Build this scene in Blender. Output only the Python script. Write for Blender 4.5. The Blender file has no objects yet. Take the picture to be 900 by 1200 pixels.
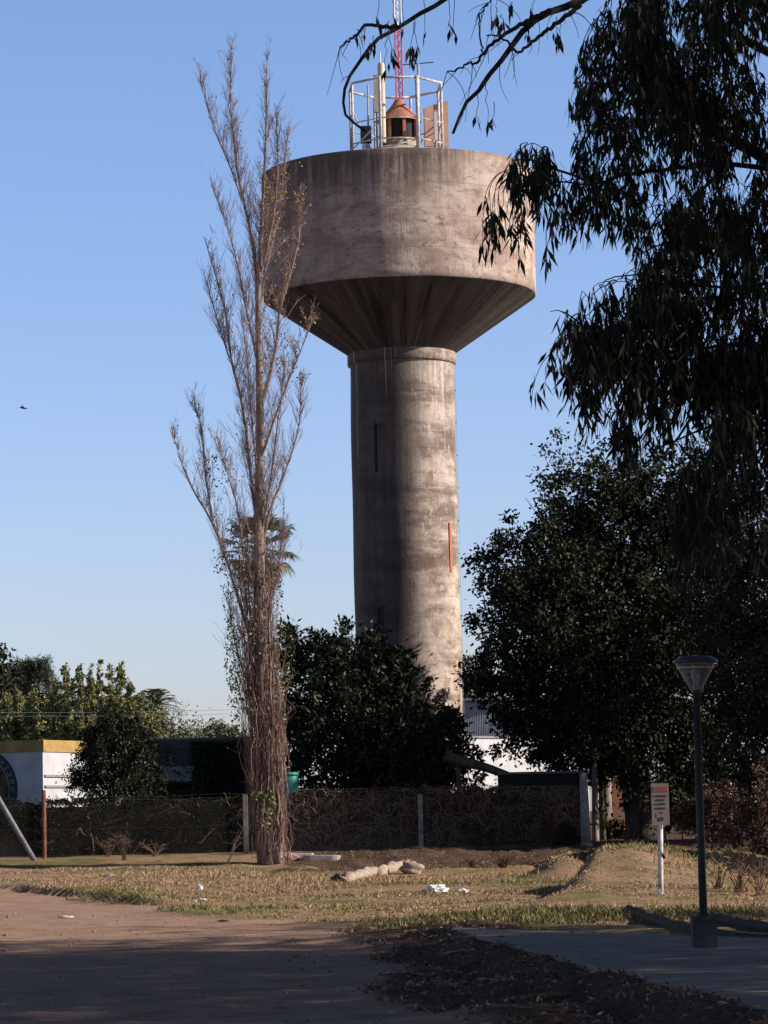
import bpy, math, random
import numpy as np
from mathutils import Vector, Matrix

random.seed(11)
rng = np.random.default_rng(7)
R = math.radians
sc = bpy.context.scene
COL = sc.collection

# ------------------------------------------------------------------ camera
F = 3700.0
PITCH, ROLL = R(5.48), R(1.3)
EYE = np.array([0.0, 0.0, 1.6])
_f = np.array([0, math.cos(PITCH), math.sin(PITCH)])
_u0 = np.array([0, -math.sin(PITCH), math.cos(PITCH)])
_r0 = np.array([1.0, 0, 0])
_r = math.cos(ROLL) * _r0 - math.sin(ROLL) * _u0
_u = math.sin(ROLL) * _r0 + math.cos(ROLL) * _u0


def ray(x, y):
    return _f + (x - 450) / F * _r - (y - 600) / F * _u


def W(x, y, Y):
    """world point seen at photo pixel x, y at depth Y"""
    d = ray(x, y)
    return EYE + d * (Y / d[1])


def flat(x, y, z=0.0):
    d = ray(x, y)
    return EYE + d * ((z - EYE[2]) / d[2])


cam = bpy.data.objects.new("camera", bpy.data.cameras.new("camera"))
COL.objects.link(cam)
m = Matrix.Identity(4)
for i in range(3):
    m[i][0], m[i][1], m[i][2], m[i][3] = _r[i], _u[i], -_f[i], EYE[i]
cam.matrix_world = m
cam.data.sensor_fit = 'VERTICAL'
cam.data.sensor_height = 36.0
cam.data.lens = 36.0 * F / 1200
cam.data.clip_start, cam.data.clip_end = 0.1, 6000
sc.camera = cam

# ------------------------------------------------------------------ light
SUN_EL, SUN_AZ = R(27), R(9)
S = Vector((math.cos(SUN_EL) * math.cos(SUN_AZ), -math.cos(SUN_EL) * math.sin(SUN_AZ), math.sin(SUN_EL)))
sl = bpy.data.lights.new("sun", 'SUN')
sl.energy, sl.angle, sl.color = 4.6, R(0.53), (1.0, 0.885, 0.78)
so = bpy.data.objects.new("sun", sl)
COL.objects.link(so)
so.rotation_euler = S.to_track_quat('Z', 'Y').to_euler()
so.location = (60, -20, 60)
wd = bpy.data.worlds.new("World")
sc.world = wd
wd.use_nodes = True
wn = wd.node_tree
bg = wn.nodes["Background"]
sky = wn.nodes.new("ShaderNodeTexSky")
sky.sky_type = 'NISHITA'
sky.sun_disc = False
sky.sun_elevation = SUN_EL
sky.sun_rotation = math.atan2(S.x, S.y)
sky.air_density, sky.dust_density, sky.ozone_density = 1.0, 0.6, 1.6
geo = wn.nodes.new("ShaderNodeTexCoord")
sep = wn.nodes.new("ShaderNodeSeparateXYZ")
wn.links.new(geo.outputs["Generated"], sep.inputs[0])
ramp = wn.nodes.new("ShaderNodeValToRGB")      # sky tint: paler at the horizon, dimmed overhead to cut fill light
els = ramp.color_ramp.elements
els[0].position, els[0].color = 0.0, (.57, .56, .76, 1)
els[1].position, els[1].color = 0.50, (.11, .12, .16, 1)
e_ = els.new(0.27)
e_.color = (.59, .645, .82, 1)
wn.links.new(sep.outputs[2], ramp.inputs[0])
mulc = wn.nodes.new("ShaderNodeMix")
mulc.data_type, mulc.blend_type = 'RGBA', 'MULTIPLY'
mulc.inputs[0].default_value = 1.0
wn.links.new(sky.outputs[0], mulc.inputs[6])
wn.links.new(ramp.outputs[0], mulc.inputs[7])
wn.links.new(mulc.outputs[2], bg.inputs[0])
bg.inputs[1].default_value = 0.135
vs = sc.view_settings
vs.view_transform, vs.look, vs.gamma, vs.use_curve_mapping = 'Standard', 'None', 1.0, False
vs.exposure = 0.72
sc.cycles.max_bounces = 5
sc.cycles.transparent_max_bounces = 8

# ------------------------------------------------------------------ materials
def nmat(name, rough=0.85, spec=0.3):
    mt = bpy.data.materials.new(name)
    mt.use_nodes = True
    nt = mt.node_tree
    b = nt.nodes["Principled BSDF"]
    b.inputs["Roughness"].default_value = rough
    b.inputs["Specular IOR Level"].default_value = spec
    return mt, nt, b


def c4(c):
    return (c[0], c[1], c[2], 1)


def N(nt, kind, **kw):
    n = nt.nodes.new(kind)
    for k, v in kw.items():
        setattr(n, k, v)
    return n


def noise(nt, co, scale, detail=5, rough=0.6, stretch=None, dist=0.0):
    if stretch:
        mp = N(nt, "ShaderNodeMapping")
        mp.inputs["Scale"].default_value = stretch
        nt.links.new(co, mp.inputs[0])
        co = mp.outputs[0]
    n = N(nt, "ShaderNodeTexNoise")
    n.inputs["Scale"].default_value = scale
    n.inputs["Detail"].default_value = detail
    n.inputs["Roughness"].default_value = rough
    n.inputs["Distortion"].default_value = dist
    nt.links.new(co, n.inputs["Vector"])
    return n.outputs["Fac"]


def remap(nt, v, a, b, c=0.0, d=1.0):
    n = N(nt, "ShaderNodeMapRange")
    nt.links.new(v, n.inputs[0])
    for i, q in enumerate((a, b, c, d)):
        n.inputs[1 + i].default_value = q
    return n.outputs[0]


def math2(nt, op, a, b=None):
    n = N(nt, "ShaderNodeMath", operation=op)
    for i, q in enumerate((a, b)):
        if q is None:
            continue
        if isinstance(q, (int, float)):
            n.inputs[i].default_value = q
        else:
            nt.links.new(q, n.inputs[i])
    return n.outputs[0]


def mix(nt, fac, a, b, mode='MIX'):
    n = N(nt, "ShaderNodeMix", data_type='RGBA', blend_type=mode)
    if isinstance(fac, (int, float)):
        n.inputs[0].default_value = fac
    else:
        nt.links.new(fac, n.inputs[0])
    for i, q in ((6, a), (7, b)):
        if isinstance(q, tuple):
            n.inputs[i].default_value = c4(q)
        else:
            nt.links.new(q, n.inputs[i])
    return n.outputs[2]


def bump(nt, b, h, strength=0.4, dist=0.02):
    n = N(nt, "ShaderNodeBump")
    n.inputs["Strength"].default_value = strength
    n.inputs["Distance"].default_value = dist
    nt.links.new(h, n.inputs["Height"])
    nt.links.new(n.outputs[0], b.inputs["Normal"])


def rough_mat(name, c1, c2, scale=4.0, rough=0.85, spec=0.25, bmp=0.4, bd=0.02, stretch=None, lo=0.35, hi=0.65, metal=0.0):
    mt, nt, b = nmat(name, rough, spec)
    co = N(nt, "ShaderNodeTexCoord").outputs["Object"]
    n1 = noise(nt, co, scale, 8, 0.65, stretch)
    col = mix(nt, remap(nt, n1, lo, hi), c1, c2)
    nt.links.new(col, b.inputs["Base Color"])
    b.inputs["Metallic"].default_value = metal
    if bmp:
        bump(nt, b, noise(nt, co, scale * 6, 6, 0.7, stretch), bmp, bd)
    return mt


def leaf_mat(name, stops, rough=0.5, spec=0.35, trans=0.0):
    """leaf colour picked per leaf from its 'tint'"""
    mt, nt, b = nmat(name, rough, spec)
    at = N(nt, "ShaderNodeAttribute", attribute_name="tint")
    cr = N(nt, "ShaderNodeValToRGB")
    el = cr.color_ramp.elements
    while len(el) < len(stops):
        el.new(0.5)
    for e, (p, c) in zip(el, stops):
        e.position, e.color = p, c4(c)
    nt.links.new(at.outputs["Fac"], cr.inputs[0])
    nt.links.new(cr.outputs[0], b.inputs["Base Color"])
    if trans:
        tb = N(nt, "ShaderNodeBsdfTranslucent")
        nt.links.new(cr.outputs[0], tb.inputs[0])
        ms = N(nt, "ShaderNodeMixShader")
        ms.inputs[0].default_value = trans
        nt.links.new(b.outputs[0], ms.inputs[1])
        nt.links.new(tb.outputs[0], ms.inputs[2])
        nt.links.new(ms.outputs[0], nt.nodes["Material Output"].inputs[0])
    return mt


# ------------------------------------------------------------------ mesh builder
class MB:
    def __init__(self):
        self.V, self.I, self.T, self.tint, self.n = [], [], [], [], 0

    def add(self, V, faces, tint=0.5):
        """faces: int array (m,k), or list of tuples"""
        V = np.asarray(V, float).reshape(-1, 3)
        if isinstance(faces, np.ndarray):
            mm, k = faces.shape
            self.I.append((faces + self.n).ravel())
            self.T.append(np.full(mm, k))
        else:
            mm = len(faces)
            self.I.append(np.array([i + self.n for f in faces for i in f], int))
            self.T.append(np.array([len(f) for f in faces], int))
        self.tint.append(np.broadcast_to(np.asarray(tint, float), (mm,)))
        self.V.append(V)
        self.n += len(V)
        return self

    def tube(self, P, rad, sides=5, cap=True, tint=0.5):
        P = np.asarray(P, float)
        n = len(P)
        rad = np.broadcast_to(np.asarray(rad, float), (n,))
        T = np.empty_like(P)
        T[1:-1] = P[2:] - P[:-2]
        T[0], T[-1] = P[1] - P[0], P[-1] - P[-2]
        T /= np.linalg.norm(T, axis=1)[:, None] + 1e-12
        mt = T.mean(0)
        ref = np.array([1.0, 0, 0]) if abs(mt[0]) < 0.6 * np.linalg.norm(mt) + 1e-9 else np.array([0, 0.3, 1.0])
        A = np.cross(T, ref)
        A /= np.linalg.norm(A, axis=1)[:, None] + 1e-12
        B = np.cross(T, A)
        an = np.arange(sides) * 2 * math.pi / sides
        ring = (A[:, None] * np.cos(an)[None, :, None] + B[:, None] * np.sin(an)[None, :, None]) * rad[:, None, None]
        V = (P[:, None] + ring).reshape(-1, 3)
        i = np.arange(n - 1)[:, None] * sides
        j = np.arange(sides)[None]
        k = (j + 1) % sides
        q = np.stack([i + j, i + sides + j, i + sides + k, i + k], -1).reshape(-1, 4)
        self.add(V, q, tint)
        if cap and sides > 2:
            b0 = self.n - n * sides
            self.I.append(np.arange(sides) + b0)
            self.I.append((np.arange(sides)[::-1]) + self.n - sides)
            self.T.append(np.array([sides, sides]))
            self.tint.append(np.full(2, float(np.mean(tint))))
        return self

    def box(self, c, s, rot=None):
        c, s = np.asarray(c, float), np.asarray(s, float) / 2
        V = np.array([[x, y, z] for x in (-1, 1) for y in (-1, 1) for z in (-1, 1)]) * s
        if rot is not None:
            V = V @ np.array(rot).T
        return self.add(V + c, np.array([[0, 1, 3, 2], [4, 6, 7, 5], [0, 4, 5, 1], [2, 3, 7, 6], [0, 2, 6, 4], [1, 5, 7, 3]]))

    def lathe(self, prof, seg=48, c=(0, 0, 0), close=False, a0=0.0):
        prof = np.asarray(prof, float)
        n = len(prof)
        a = a0 + np.arange(seg) * 2 * math.pi / seg
        V = np.stack([prof[:, 0][:, None] * np.cos(a), prof[:, 0][:, None] * np.sin(a),
                      np.repeat(prof[:, 1][:, None], seg, 1)], -1).reshape(-1, 3) + np.asarray(c, float)
        i = np.arange(n - 1)[:, None] * seg
        j = np.arange(seg)[None]
        k = (j + 1) % seg
        q = np.stack([i + j, i + k, i + seg + k, i + seg + j], -1).reshape(-1, 4)
        self.add(V, q)
        return self

    def leaves(self, P, axis, L, Wd, tint=None, fold=0.0):
        n = len(P)
        L = np.broadcast_to(np.asarray(L, float), (n,))[:, None]
        Wd = np.broadcast_to(np.asarray(Wd, float), (n,))[:, None]
        axis = axis / (np.linalg.norm(axis, axis=1)[:, None] + 1e-9)
        w = np.cross(axis, rng.normal(size=(n, 3)))
        w /= np.linalg.norm(w, axis=1)[:, None] + 1e-9
        V = np.stack([P, P + axis * L * .45 + w * Wd / 2, P + axis * L, P + axis * L * .45 - w * Wd / 2], 1).reshape(-1, 3)
        q = (np.arange(n)[:, None] * 4 + np.arange(4)[None])
        self.add(V, q, rng.random(n) if tint is None else tint)
        return self

    def build(self, name, mat, parent=None, origin=None, smooth=False):
        me = bpy.data.meshes.new(name)
        V = np.concatenate(self.V)
        off = np.zeros(3)
        if parent is not None:
            off = np.array(parent.get("_o", (0, 0, 0)), float)
        elif origin is not None:
            off = np.asarray(origin, float)
        V = V - off
        I = np.concatenate(self.I).astype(np.int32)
        T = np.concatenate(self.T).astype(np.int32)
        me.vertices.add(len(V))
        me.vertices.foreach_set("co", V.astype(np.float32).ravel())
        me.loops.add(len(I))
        me.loops.foreach_set("vertex_index", I)
        me.polygons.add(len(T))
        st = np.concatenate([[0], np.cumsum(T)[:-1]]).astype(np.int32)
        me.polygons.foreach_set("loop_start", st)
        me.polygons.foreach_set("loop_total", T)
        me.polygons.foreach_set("use_smooth", np.full(len(T), smooth))
        me.update(calc_edges=True)
        at = me.attributes.new("tint", 'FLOAT', 'FACE')
        at.data.foreach_set("value", np.concatenate(self.tint).astype(np.float32))
        me.materials.append(mat)
        o = bpy.data.objects.new(name, me)
        COL.objects.link(o)
        if parent is not None:
            o.parent = parent
            o["_o"] = tuple(float(q) for q in off)
        else:
            o.location = off
            o["_o"] = tuple(float(q) for q in off)
        return o


def tag(o, label, cat, group=None, kind=None):
    if label:
        o["label"] = label
    if cat:
        o["category"] = cat
    if group:
        o["group"] = group
    if kind:
        o["kind"] = kind
    return o


def thing(name, label, cat, loc, group=None):
    o = bpy.data.objects.new(name, None)
    o.empty_display_size = 0.3
    COL.objects.link(o)
    o.location = tuple(float(q) for q in loc)
    o["_o"] = tuple(float(q) for q in loc)
    return tag(o, label, cat, group)


def rotz(a):
    c, s = math.cos(a), math.sin(a)
    return np.array([[c, -s, 0], [s, c, 0], [0, 0, 1]])


def resample(P, n):
    P = np.asarray(P, float)
    d = np.concatenate([[0], np.cumsum(np.linalg.norm(np.diff(P, axis=0), axis=1))])
    t = np.linspace(0, d[-1], n)
    return np.stack([np.interp(t, d, P[:, k]) for k in range(P.shape[1])], 1)


def smooth_line(P, n, it=2):
    """Chaikin-smoothed then resampled"""
    P = np.asarray(P, float)
    for _ in range(it):
        Q = [P[0]]
        for a, b in zip(P[:-1], P[1:]):
            Q += [a * .75 + b * .25, a * .25 + b * .75]
        Q.append(P[-1])
        P = np.array(Q)
    return resample(P, n)


def bez(a, b, c, n):
    t = np.linspace(0, 1, n)[:, None]
    return (1 - t) ** 2 * a + 2 * t * (1 - t) * b + t * t * c


def unit(v):
    v = np.asarray(v, float)
    return v / (np.linalg.norm(v) + 1e-12)


# ------------------------------------------------------------------ terrain
_fb = [(rng.normal(size=2) * s, rng.random() * 6.28, 1 / s ** 0.8) for s in (0.25, 0.4, 0.7, 1.1, 1.8, 2.9, 4.2) for _ in range(3)]


def fbm(x, y, k=1.0):
    v = 0
    for (fv, ph, am) in _fb:
        v = v + am * np.sin(k * (fv[0] * x + fv[1] * y) + ph)
    return v / 6.0


def sst(a, b, x):
    t = np.clip((x - a) / (b - a), 0, 1)
    return t * t * (3 - 2 * t)


_rb = np.array([flat(x, y)[:2] for x, y in ((-250, 1037), (0, 1047), (60, 1053), (120, 1058), (190, 1066), (250, 1071), (330, 1080), (440, 1088), (520, 1092))])
SW = [flat(527, 1089, .16)[:2], flat(900, 1183, .16)[:2]]           # near edge of the walk
SWF = [flat(530, 1087, .16)[:2], flat(900, 1099, .16)[:2]]          # far edge
_dn = (SW[1] - SW[0]) / np.linalg.norm(SW[1] - SW[0])
_df = (SWF[1] - SWF[0]) / np.linalg.norm(SWF[1] - SWF[0])
SW_POLY = [SW[0], SW[0] + _dn * 38, np.array([40.0, 4.0]), SWF[0] + _df * 26]


def yroad(x):
    return np.interp(x, _rb[:, 0], _rb[:, 1])


def sd_near(x, y):
    """>0 on the walk side of its near edge"""
    return -((x - SW[0][0]) * _dn[1] - (y - SW[0][1]) * _dn[0]) * -1


def sd_far(x, y):
    """>0 beyond the far edge"""
    return ((x - SWF[0][0]) * -_df[1] + (y - SWF[0][1]) * _df[0])


def inside_walk(x, y):
    a = (x - SW[0][0]) * -_dn[1] + (y - SW[0][1]) * _dn[0]           # left of near edge direction = toward +x side
    return np.minimum(a, -sd_far(x, y))


def masks(x, y):
    n1 = fbm(x, y, 1.0)
    n2 = fbm(x + 31, y - 17, 2.2)
    yb = yroad(x)
    bare = sst(1.4, -1.0, y - yb + n1 * 2.0 + n2 * .8) * sst(0.6, -0.2, sd_far(x, y) + 99 * (x < SWF[0][0]) * -1)
    # litter-covered soil: bank beside the walk, and the ditch strip before the fence
    near = (x - SW[0][0]) * -_dn[1] + (y - SW[0][1]) * _dn[0]
    bw = np.interp(y, [22, 40], [2.0, .85])
    bank = sst(-.6, .5, near + bw + n1 * .12 + n2 * .16 + .12 * fbm(x, y, 7.0)) * sst(-.2, -1.6, y - yb + n2) * sst(1.5, 0.5, near)
    ditch = sst(84.5, 87.5, y + n1 * 2.2) * sst(-4.5, -2.5, x + n2) * sst(101.8, 100.8, y + n2 * .6)
    rpath = sst(4.0, 5.5, x + n1) * sst(70.5, 72.5, y + n1 + n2)
    lit = np.clip(np.maximum(np.maximum(bank, ditch), rpath), 0, 1)
    back = sst(99, 101, y)
    return bare, lit, back, n1, n2, bank


def tz(x, y):
    x, y = np.asarray(x, float), np.asarray(y, float)
    bare, lit, back, n1, n2, bank = masks(x, y)
    b = np.interp(y, [0, 68, 78, 86, 95, 100, 104, 3000], [0, 0, .05, .1, .16, .42, .5, .5])
    z = b.copy() if hasattr(b, 'copy') else b
    grass = (1 - bare)
    z = z + grass * (.03 + .025 * n2 + .03 * n1) * (1 - sst(104, 112, y))
    z = z + bare * .012 * n1
    # turf step along the road, on the left
    z = z + .15 * sst(.9, 1.35, y - yroad(x) + n1 * 1.0 + n2 * .5) * sst(-3.2, -5.2, x + n1 * .6) * sst(98, 80, y)
    # soil bank by the walk
    z = z + bank * (.02 + .07 * fbm(x, y, 2.2) + .05 * fbm(x, y, 5.0))
    # lawn level with the walk
    z = z + .1 * sst(-.2, .8, sd_far(x, y)) * sst(-.5, 2, x) * sst(64, 50, y)
    # main mound
    xl = 2.2 + (y - 52) * .125 + .12 * n1
    fy = np.where(y < 64, np.exp(-((y - 64) / 8.5) ** 2), np.exp(-((y - 64) / 3.2) ** 2))
    fx = sst(-.15, .75, x - xl) * np.exp(-(np.maximum(0, x - xl - 1.0) / 2.3) ** 2)
    z = z + .74 * fy * fx * (1 + .12 * n2)
    # small mound
    fx2 = np.where(x < 3.9, np.exp(-((x - 3.9) / .62) ** 2), np.exp(-((x - 3.9) / .9) ** 2))
    z = z + .5 * fx2 * np.exp(-((y - 73) / 2.2) ** 2) * (1 + .15 * n2)
    # ditch behind the mounds, on the right, and the rise beyond it
    dw = y - np.interp(x, [3.5, 4.6, 6.2, 7.4, 8.6, 14], [88, 83, 75, 66, 60, 52]) + n1 * .9 + n2 * .4
    z = z + .6 * sst(3.2, 4.6, x) * sst(0, .5, dw) * sst(92, 78, y) * sst(9.5, 6.5, x)
    z = z - .6 * sst(3.6, 5.0, x) * sst(-7, -1.2, dw) * sst(.5, -.1, dw)
    z = z + .15 * sst(3.5, 6, x) * sst(84, 90, y) * sst(103, 97, y)
    # furrowed strip before the fence
    z = z + ditch_amp(x, y) * (.10 * fbm(x, y, 2.6) + .045 * fbm(x, y * .6, 6.0) + .05 * np.abs(fbm(x * .7 + 3, y, 9.0)) + .025 * fbm(x + 8, y, 21.0) - .06)
    # rutted road
    rut = np.sin((y - .012 * x * x + .25 * x) * 3.4 + n1) + .8 * fbm(x * .5, y * 3, 3.0)
    z = z + bare * (1 - bank) * .014 * rut
    # keep soil below the walk
    ins = inside_walk(x, y)
    rim = sst(-.75, -.05, ins) * (y < 41.5) * sst(1.5, .2, (x - SW[0][0]) * -_dn[1] + (y - SW[0][1]) * _dn[0])
    z = z * (1 - rim) + (.145 + .03 * fbm(x, y, 5.0)) * rim
    z = np.where(ins > .06, np.minimum(z, .05), np.where(ins > -.1, np.minimum(z, .15), z))
    return z


def ditch_amp(x, y):
    return sst(84.5, 88, y) * sst(-4.5, -2.5, x) * sst(101.5, 100, y)


def gp(px, py):
    """point of the terrain under a photo pixel"""
    d = ray(px, py)
    ys = np.linspace(20, 125, 2200)
    P = EYE[None] + d[None] * (ys / d[1])[:, None]
    h = P[:, 2] - tz(P[:, 0], P[:, 1])
    k = np.argmax(h < 0)
    return P[k]


def on(x, y):
    return np.array([x, y, float(tz(np.array([x]), np.array([y]))[0])])


def axis_coords(a, b, step, lo, hi, g=1.25):
    c = list(np.arange(a, b + 1e-6, step))
    s, q = step, b
    while q < hi:
        s *= g
        q += s
        c.append(q)
    s, q = step, a
    pre = []
    while q > lo:
        s *= g
        q -= s
        pre.append(q)
    return np.array(pre[::-1] + c)


gx = axis_coords(-13, 14, .16, -2500, 2500)
gy = axis_coords(20, 106, .16, -400, 4500)
GX, GY = np.meshgrid(gx, gy)
GZ = tz(GX, GY)
bare, lit, back, n1, n2, bank = masks(GX, GY)
nx, ny = len(gx), len(gy)
gi = (np.arange(ny - 1)[:, None] * nx + np.arange(nx - 1)[None])
quads = np.stack([gi, gi + 1, gi + nx + 1, gi + nx], -1).reshape(-1, 4)
GV = np.stack([GX, GY, GZ], -1).reshape(-1, 3)
fb_ = bare.ravel()[quads].mean(1)
fl_ = bank.ravel()[quads].mean(1)
isroad = (fb_ > .5) & (fl_ < .5)


def ground_mat():
    mt, nt, b = nmat("soil_and_turf", 0.95, 0.1)
    co = N(nt, "ShaderNodeTexCoord").outputs["Object"]
    def att(nm):
        return N(nt, "ShaderNodeAttribute", attribute_name=nm).outputs["Fac"]
    big = noise(nt, co, .35, 5, .6)
    mid = noise(nt, co, 1.7, 6, .65)
    fine = noise(nt, co, 14, 6, .75)
    vfine = noise(nt, co, 70, 3, .7)
    # turf: straw with green patches
    straw = mix(nt, remap(nt, fine, .3, .7), (.21, .128, .074), (.37, .25, .155))
    green = mix(nt, remap(nt, fine, .3, .7), (.075, .085, .025), (.17, .16, .06))
    turf = mix(nt, remap(nt, math2(nt, 'ADD', math2(nt, 'MULTIPLY', mid, .6), math2(nt, 'MULTIPLY', big, .6)), .56, .70), straw, green)
    # road: packed pinkish earth, with grit and damp streaks along the ruts
    dirt = mix(nt, remap(nt, mid, .35, .68), (.28, .175, .12), (.41, .275, .195))
    dirt = mix(nt, math2(nt, 'MULTIPLY', remap(nt, noise(nt, co, 1.3, 7, .7, (.35, 1.6, 1), .6), .56, .7), .5), dirt, (.13, .08, .058))
    dirt = mix(nt, math2(nt, 'MULTIPLY', remap(nt, noise(nt, co, 2.4, 7, .75, (.22, 1.5, 1), 1.2), .54, .66), .55), dirt, (.17, .105, .078))
    dirt = mix(nt, math2(nt, 'MULTIPLY', remap(nt, vfine, .58, .72), .6), dirt, (.13, .085, .06))
    dirt = mix(nt, math2(nt, 'MULTIPLY', remap(nt, vfine, .36, .26), .5), dirt, (.46, .36, .29))
    # leaf-littered soil
    soil = mix(nt, remap(nt, fine, .35, .65), (.038, .026, .019), (.125, .078, .054))
    soil = mix(nt, math2(nt, 'MULTIPLY', remap(nt, vfine, .6, .72), .7), soil, (.22, .145, .10))
    jag = math2(nt, 'MULTIPLY', math2(nt, 'SUBTRACT', fine, .5), 1.3)
    col = mix(nt, remap(nt, math2(nt, 'ADD', att("bare"), jag), .35, .65), turf, dirt)
    col = mix(nt, remap(nt, math2(nt, 'ADD', att("litter"), jag), .3, .7), col, soil)
    col = mix(nt, att("back"), col, mix(nt, remap(nt, mid, .4, .6), (.035, .032, .018), (.075, .055, .032)))  # ground behind the fence darkened as tree shade, cutting bounced light
    nt.links.new(col, b.inputs["Base Color"])
    h = math2(nt, 'ADD', fine, math2(nt, 'MULTIPLY', vfine, .4))
    bump(nt, b, h, .8, .04)
    return mt


gm = ground_mat()


def terrain_obj(name, sel, label):
    used = np.unique(quads[sel])
    remapi = np.full(len(GV), -1)
    remapi[used] = np.arange(len(used))
    mb = MB().add(GV[used], remapi[quads[sel]])
    o = mb.build(name, gm, smooth=True)
    for nm, arr in (("bare", bare), ("litter", lit), ("back", sst(102, 104, GY) * sst(4.5, 2.5, GX + n1))):
        a = o.data.attributes.new(nm, 'FLOAT', 'POINT')
        a.data.foreach_set("value", arr.ravel()[used].astype(np.float32))
    tag(o, label, None, kind='structure')
    return o


terrain_obj("ground", ~isroad, "dry mown verge of straw and green grass with low earth mounds")
terrain_obj("dirt_road", isroad, "bare pinkish dirt road half in tree shade")

# ---- walk: concrete slab
walk_m = rough_mat("walk_concrete", (.145, .115, .09), (.25, .203, .16), 1.6, .9, .2, .35, .01)
ZW = .16
wp = resample(np.array([SW[0], SW[0] + _dn * 38]), 60)
wf = resample(np.array([SWF[0] + _df * .02, SWF[0] + _df * 26]), 60)
wj = fbm(wp[:, 0] * 9, wp[:, 1] * 9) * .012
mb = MB()
top = []
for i in range(60):
    top += [[wp[i, 0] + wj[i], wp[i, 1], ZW], [wf[i, 0], wf[i, 1] + wj[i], ZW]]
top = np.array(top)
bot = top.copy()
bot[:, 2] = -.3
# long quads between the two edges
V = np.concatenate([top, bot])
fs = []
for i in range(59):
    a, b_, c, d = 2 * i, 2 * i + 1, 2 * i + 3, 2 * i + 2
    fs.append((a, d, c, b_))
    fs.append((a, a + 120, d + 120, d))
    fs.append((b_, c, c + 120, b_ + 120))
fs.append((0, 1, 121, 120))
mb.add(V, fs)
tag(mb.build("sidewalk", walk_m), "raised concrete walk coming to a point beside the dirt road", None, kind='structure')

# ------------------------------------------------------------------ grass and litter
grass_m = leaf_mat("grass_blades", [(0, (.18, .10, .06)), (.35, (.34, .22, .13)), (.6, (.45, .325, .20)), (.8, (.19, .17, .065)), (1, (.11, .12, .038))], .8, .15)
n = 560000
X = rng.uniform(-11, 12, n)
Yg = 41 + (99 - 41) * rng.random(n) ** 1.3
ba, li, bk, a1, a2, bnk = masks(X, Yg)
keep = (ba < .45 + rng.normal(0, .12, n)) & ((li < .4) | (rng.random(n) < .16) & (Yg > 60) | (rng.random(n) < .35) & (Yg > 84) & (X < 5)) & (inside_walk(X, Yg) < -.03) & (fbm(X, Yg, 5) + .6 * fbm(X + 9, Yg, 11) + rng.normal(0, .45, n) > -.3)
X, Yg, a1, a2 = X[keep], Yg[keep], a1[keep], a2[keep]
Z = tz(X, Yg)
n = len(X)
P = np.stack([X, Yg, Z - .01], 1)
ax = np.stack([rng.normal(0, .6, n), rng.normal(0, .6, n), np.full(n, .75)], 1)
edge = np.exp(-((Yg - yroad(X) - .6) / .8) ** 2)
L = rng.gamma(2.2, .014, n) * (1 + .8 * np.clip(a2, -1, 1)) + .015 + edge * .05 * rng.random(n)
gr = (a1 * .9 + a2 * .6 + rng.normal(0, .3, n)) > .36
tint = np.where(gr, rng.uniform(.72, 1, n), rng.uniform(0, .68, n))
lk = li[keep] > .4
tint = np.where(lk & ~gr, rng.uniform(0, .25, n), tint)
g = MB().leaves(P, ax, np.clip(L, .02, .2), rng.uniform(.010, .024, n), tint)
tag(g.build("grass", grass_m), "short straw and green grass on the verge", "grass", kind='stuff')

lit_m = leaf_mat("dry_leaves", [(0, (.05, .028, .018)), (.5, (.13, .07, .042)), (.85, (.24, .145, .09)), (1, (.42, .31, .21))], .8, .15)
n = 34000
X = np.concatenate([rng.uniform(-1.5, 5, n // 2), rng.uniform(-5, 11, n // 2)])
Yg = np.concatenate([rng.uniform(22, 44, n // 2), rng.uniform(70, 118, n // 2)])
ba, li, bk, a1, a2, bnk = masks(X, Yg)
ins = inside_walk(X, Yg)
keep = ((li > .3) & (ins < 0)) | ((ins > 0) & (ins < .4) & (rng.random(n) < .05)) | (rng.random(n) < .02) & (ins < 0)
X, Yg, ins = X[keep], Yg[keep], ins[keep]
Z = np.where(ins > 0, ZW + .005, tz(X, Yg) + .01)
n = len(X)
ax = np.stack([rng.normal(0, 1, n), rng.normal(0, 1, n), rng.normal(.25, .3, n)], 1)
g = MB().leaves(np.stack([X, Yg, Z], 1), ax, rng.uniform(.03, .09, n), rng.uniform(.012, .03, n))
tag(g.build("fallen_leaves", lit_m), "brown fallen leaves over the soil bank and ditch", "leaves", kind='stuff')
grav_m = rough_mat("pebbles", (.12, .08, .06), (.32, .24, .19), 9, .9, .15, 0)
n = 5200
X, Yg = rng.uniform(-7, 1.5, n), 23 + 34 * rng.random(n) ** 1.2
ba, li, bk, a1, a2, bnk = masks(X, Yg)
keep = (ba > .5) & (inside_walk(X, Yg) < 0) & (a1 + rng.normal(0, .6, n) > 0)
X, Yg = X[keep], Yg[keep]
Z = tz(X, Yg)
n = len(X)
rs = rng.gamma(1.8, .0045, n) + .003
oc = np.array([[1, 0, 0], [0, 1, 0], [-1, 0, 0], [0, -1, 0], [0, 0, .7], [0, 0, -.7]]) 
V = (np.stack([X, Yg, Z], 1)[:, None] + oc[None] * (rs[:, None, None] * rng.uniform(.7, 1.3, (n, 6, 1)))).reshape(-1, 3)
of = np.array([[0, 1, 4], [1, 2, 4], [2, 3, 4], [3, 0, 4], [1, 0, 5], [2, 1, 5], [3, 2, 5], [0, 3, 5]])
tag(MB().add(V, (np.arange(n)[:, None, None] * 6 + of[None]).reshape(-1, 3)).build("gravel", grav_m), "loose grit and pebbles on the dirt road", "gravel", kind='stuff')
# fallen bark strips and sticks lying on the soil bank
stick_m = rough_mat("dead_wood", (.10, .065, .045), (.24, .17, .12), 6, .9, .15)

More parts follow.
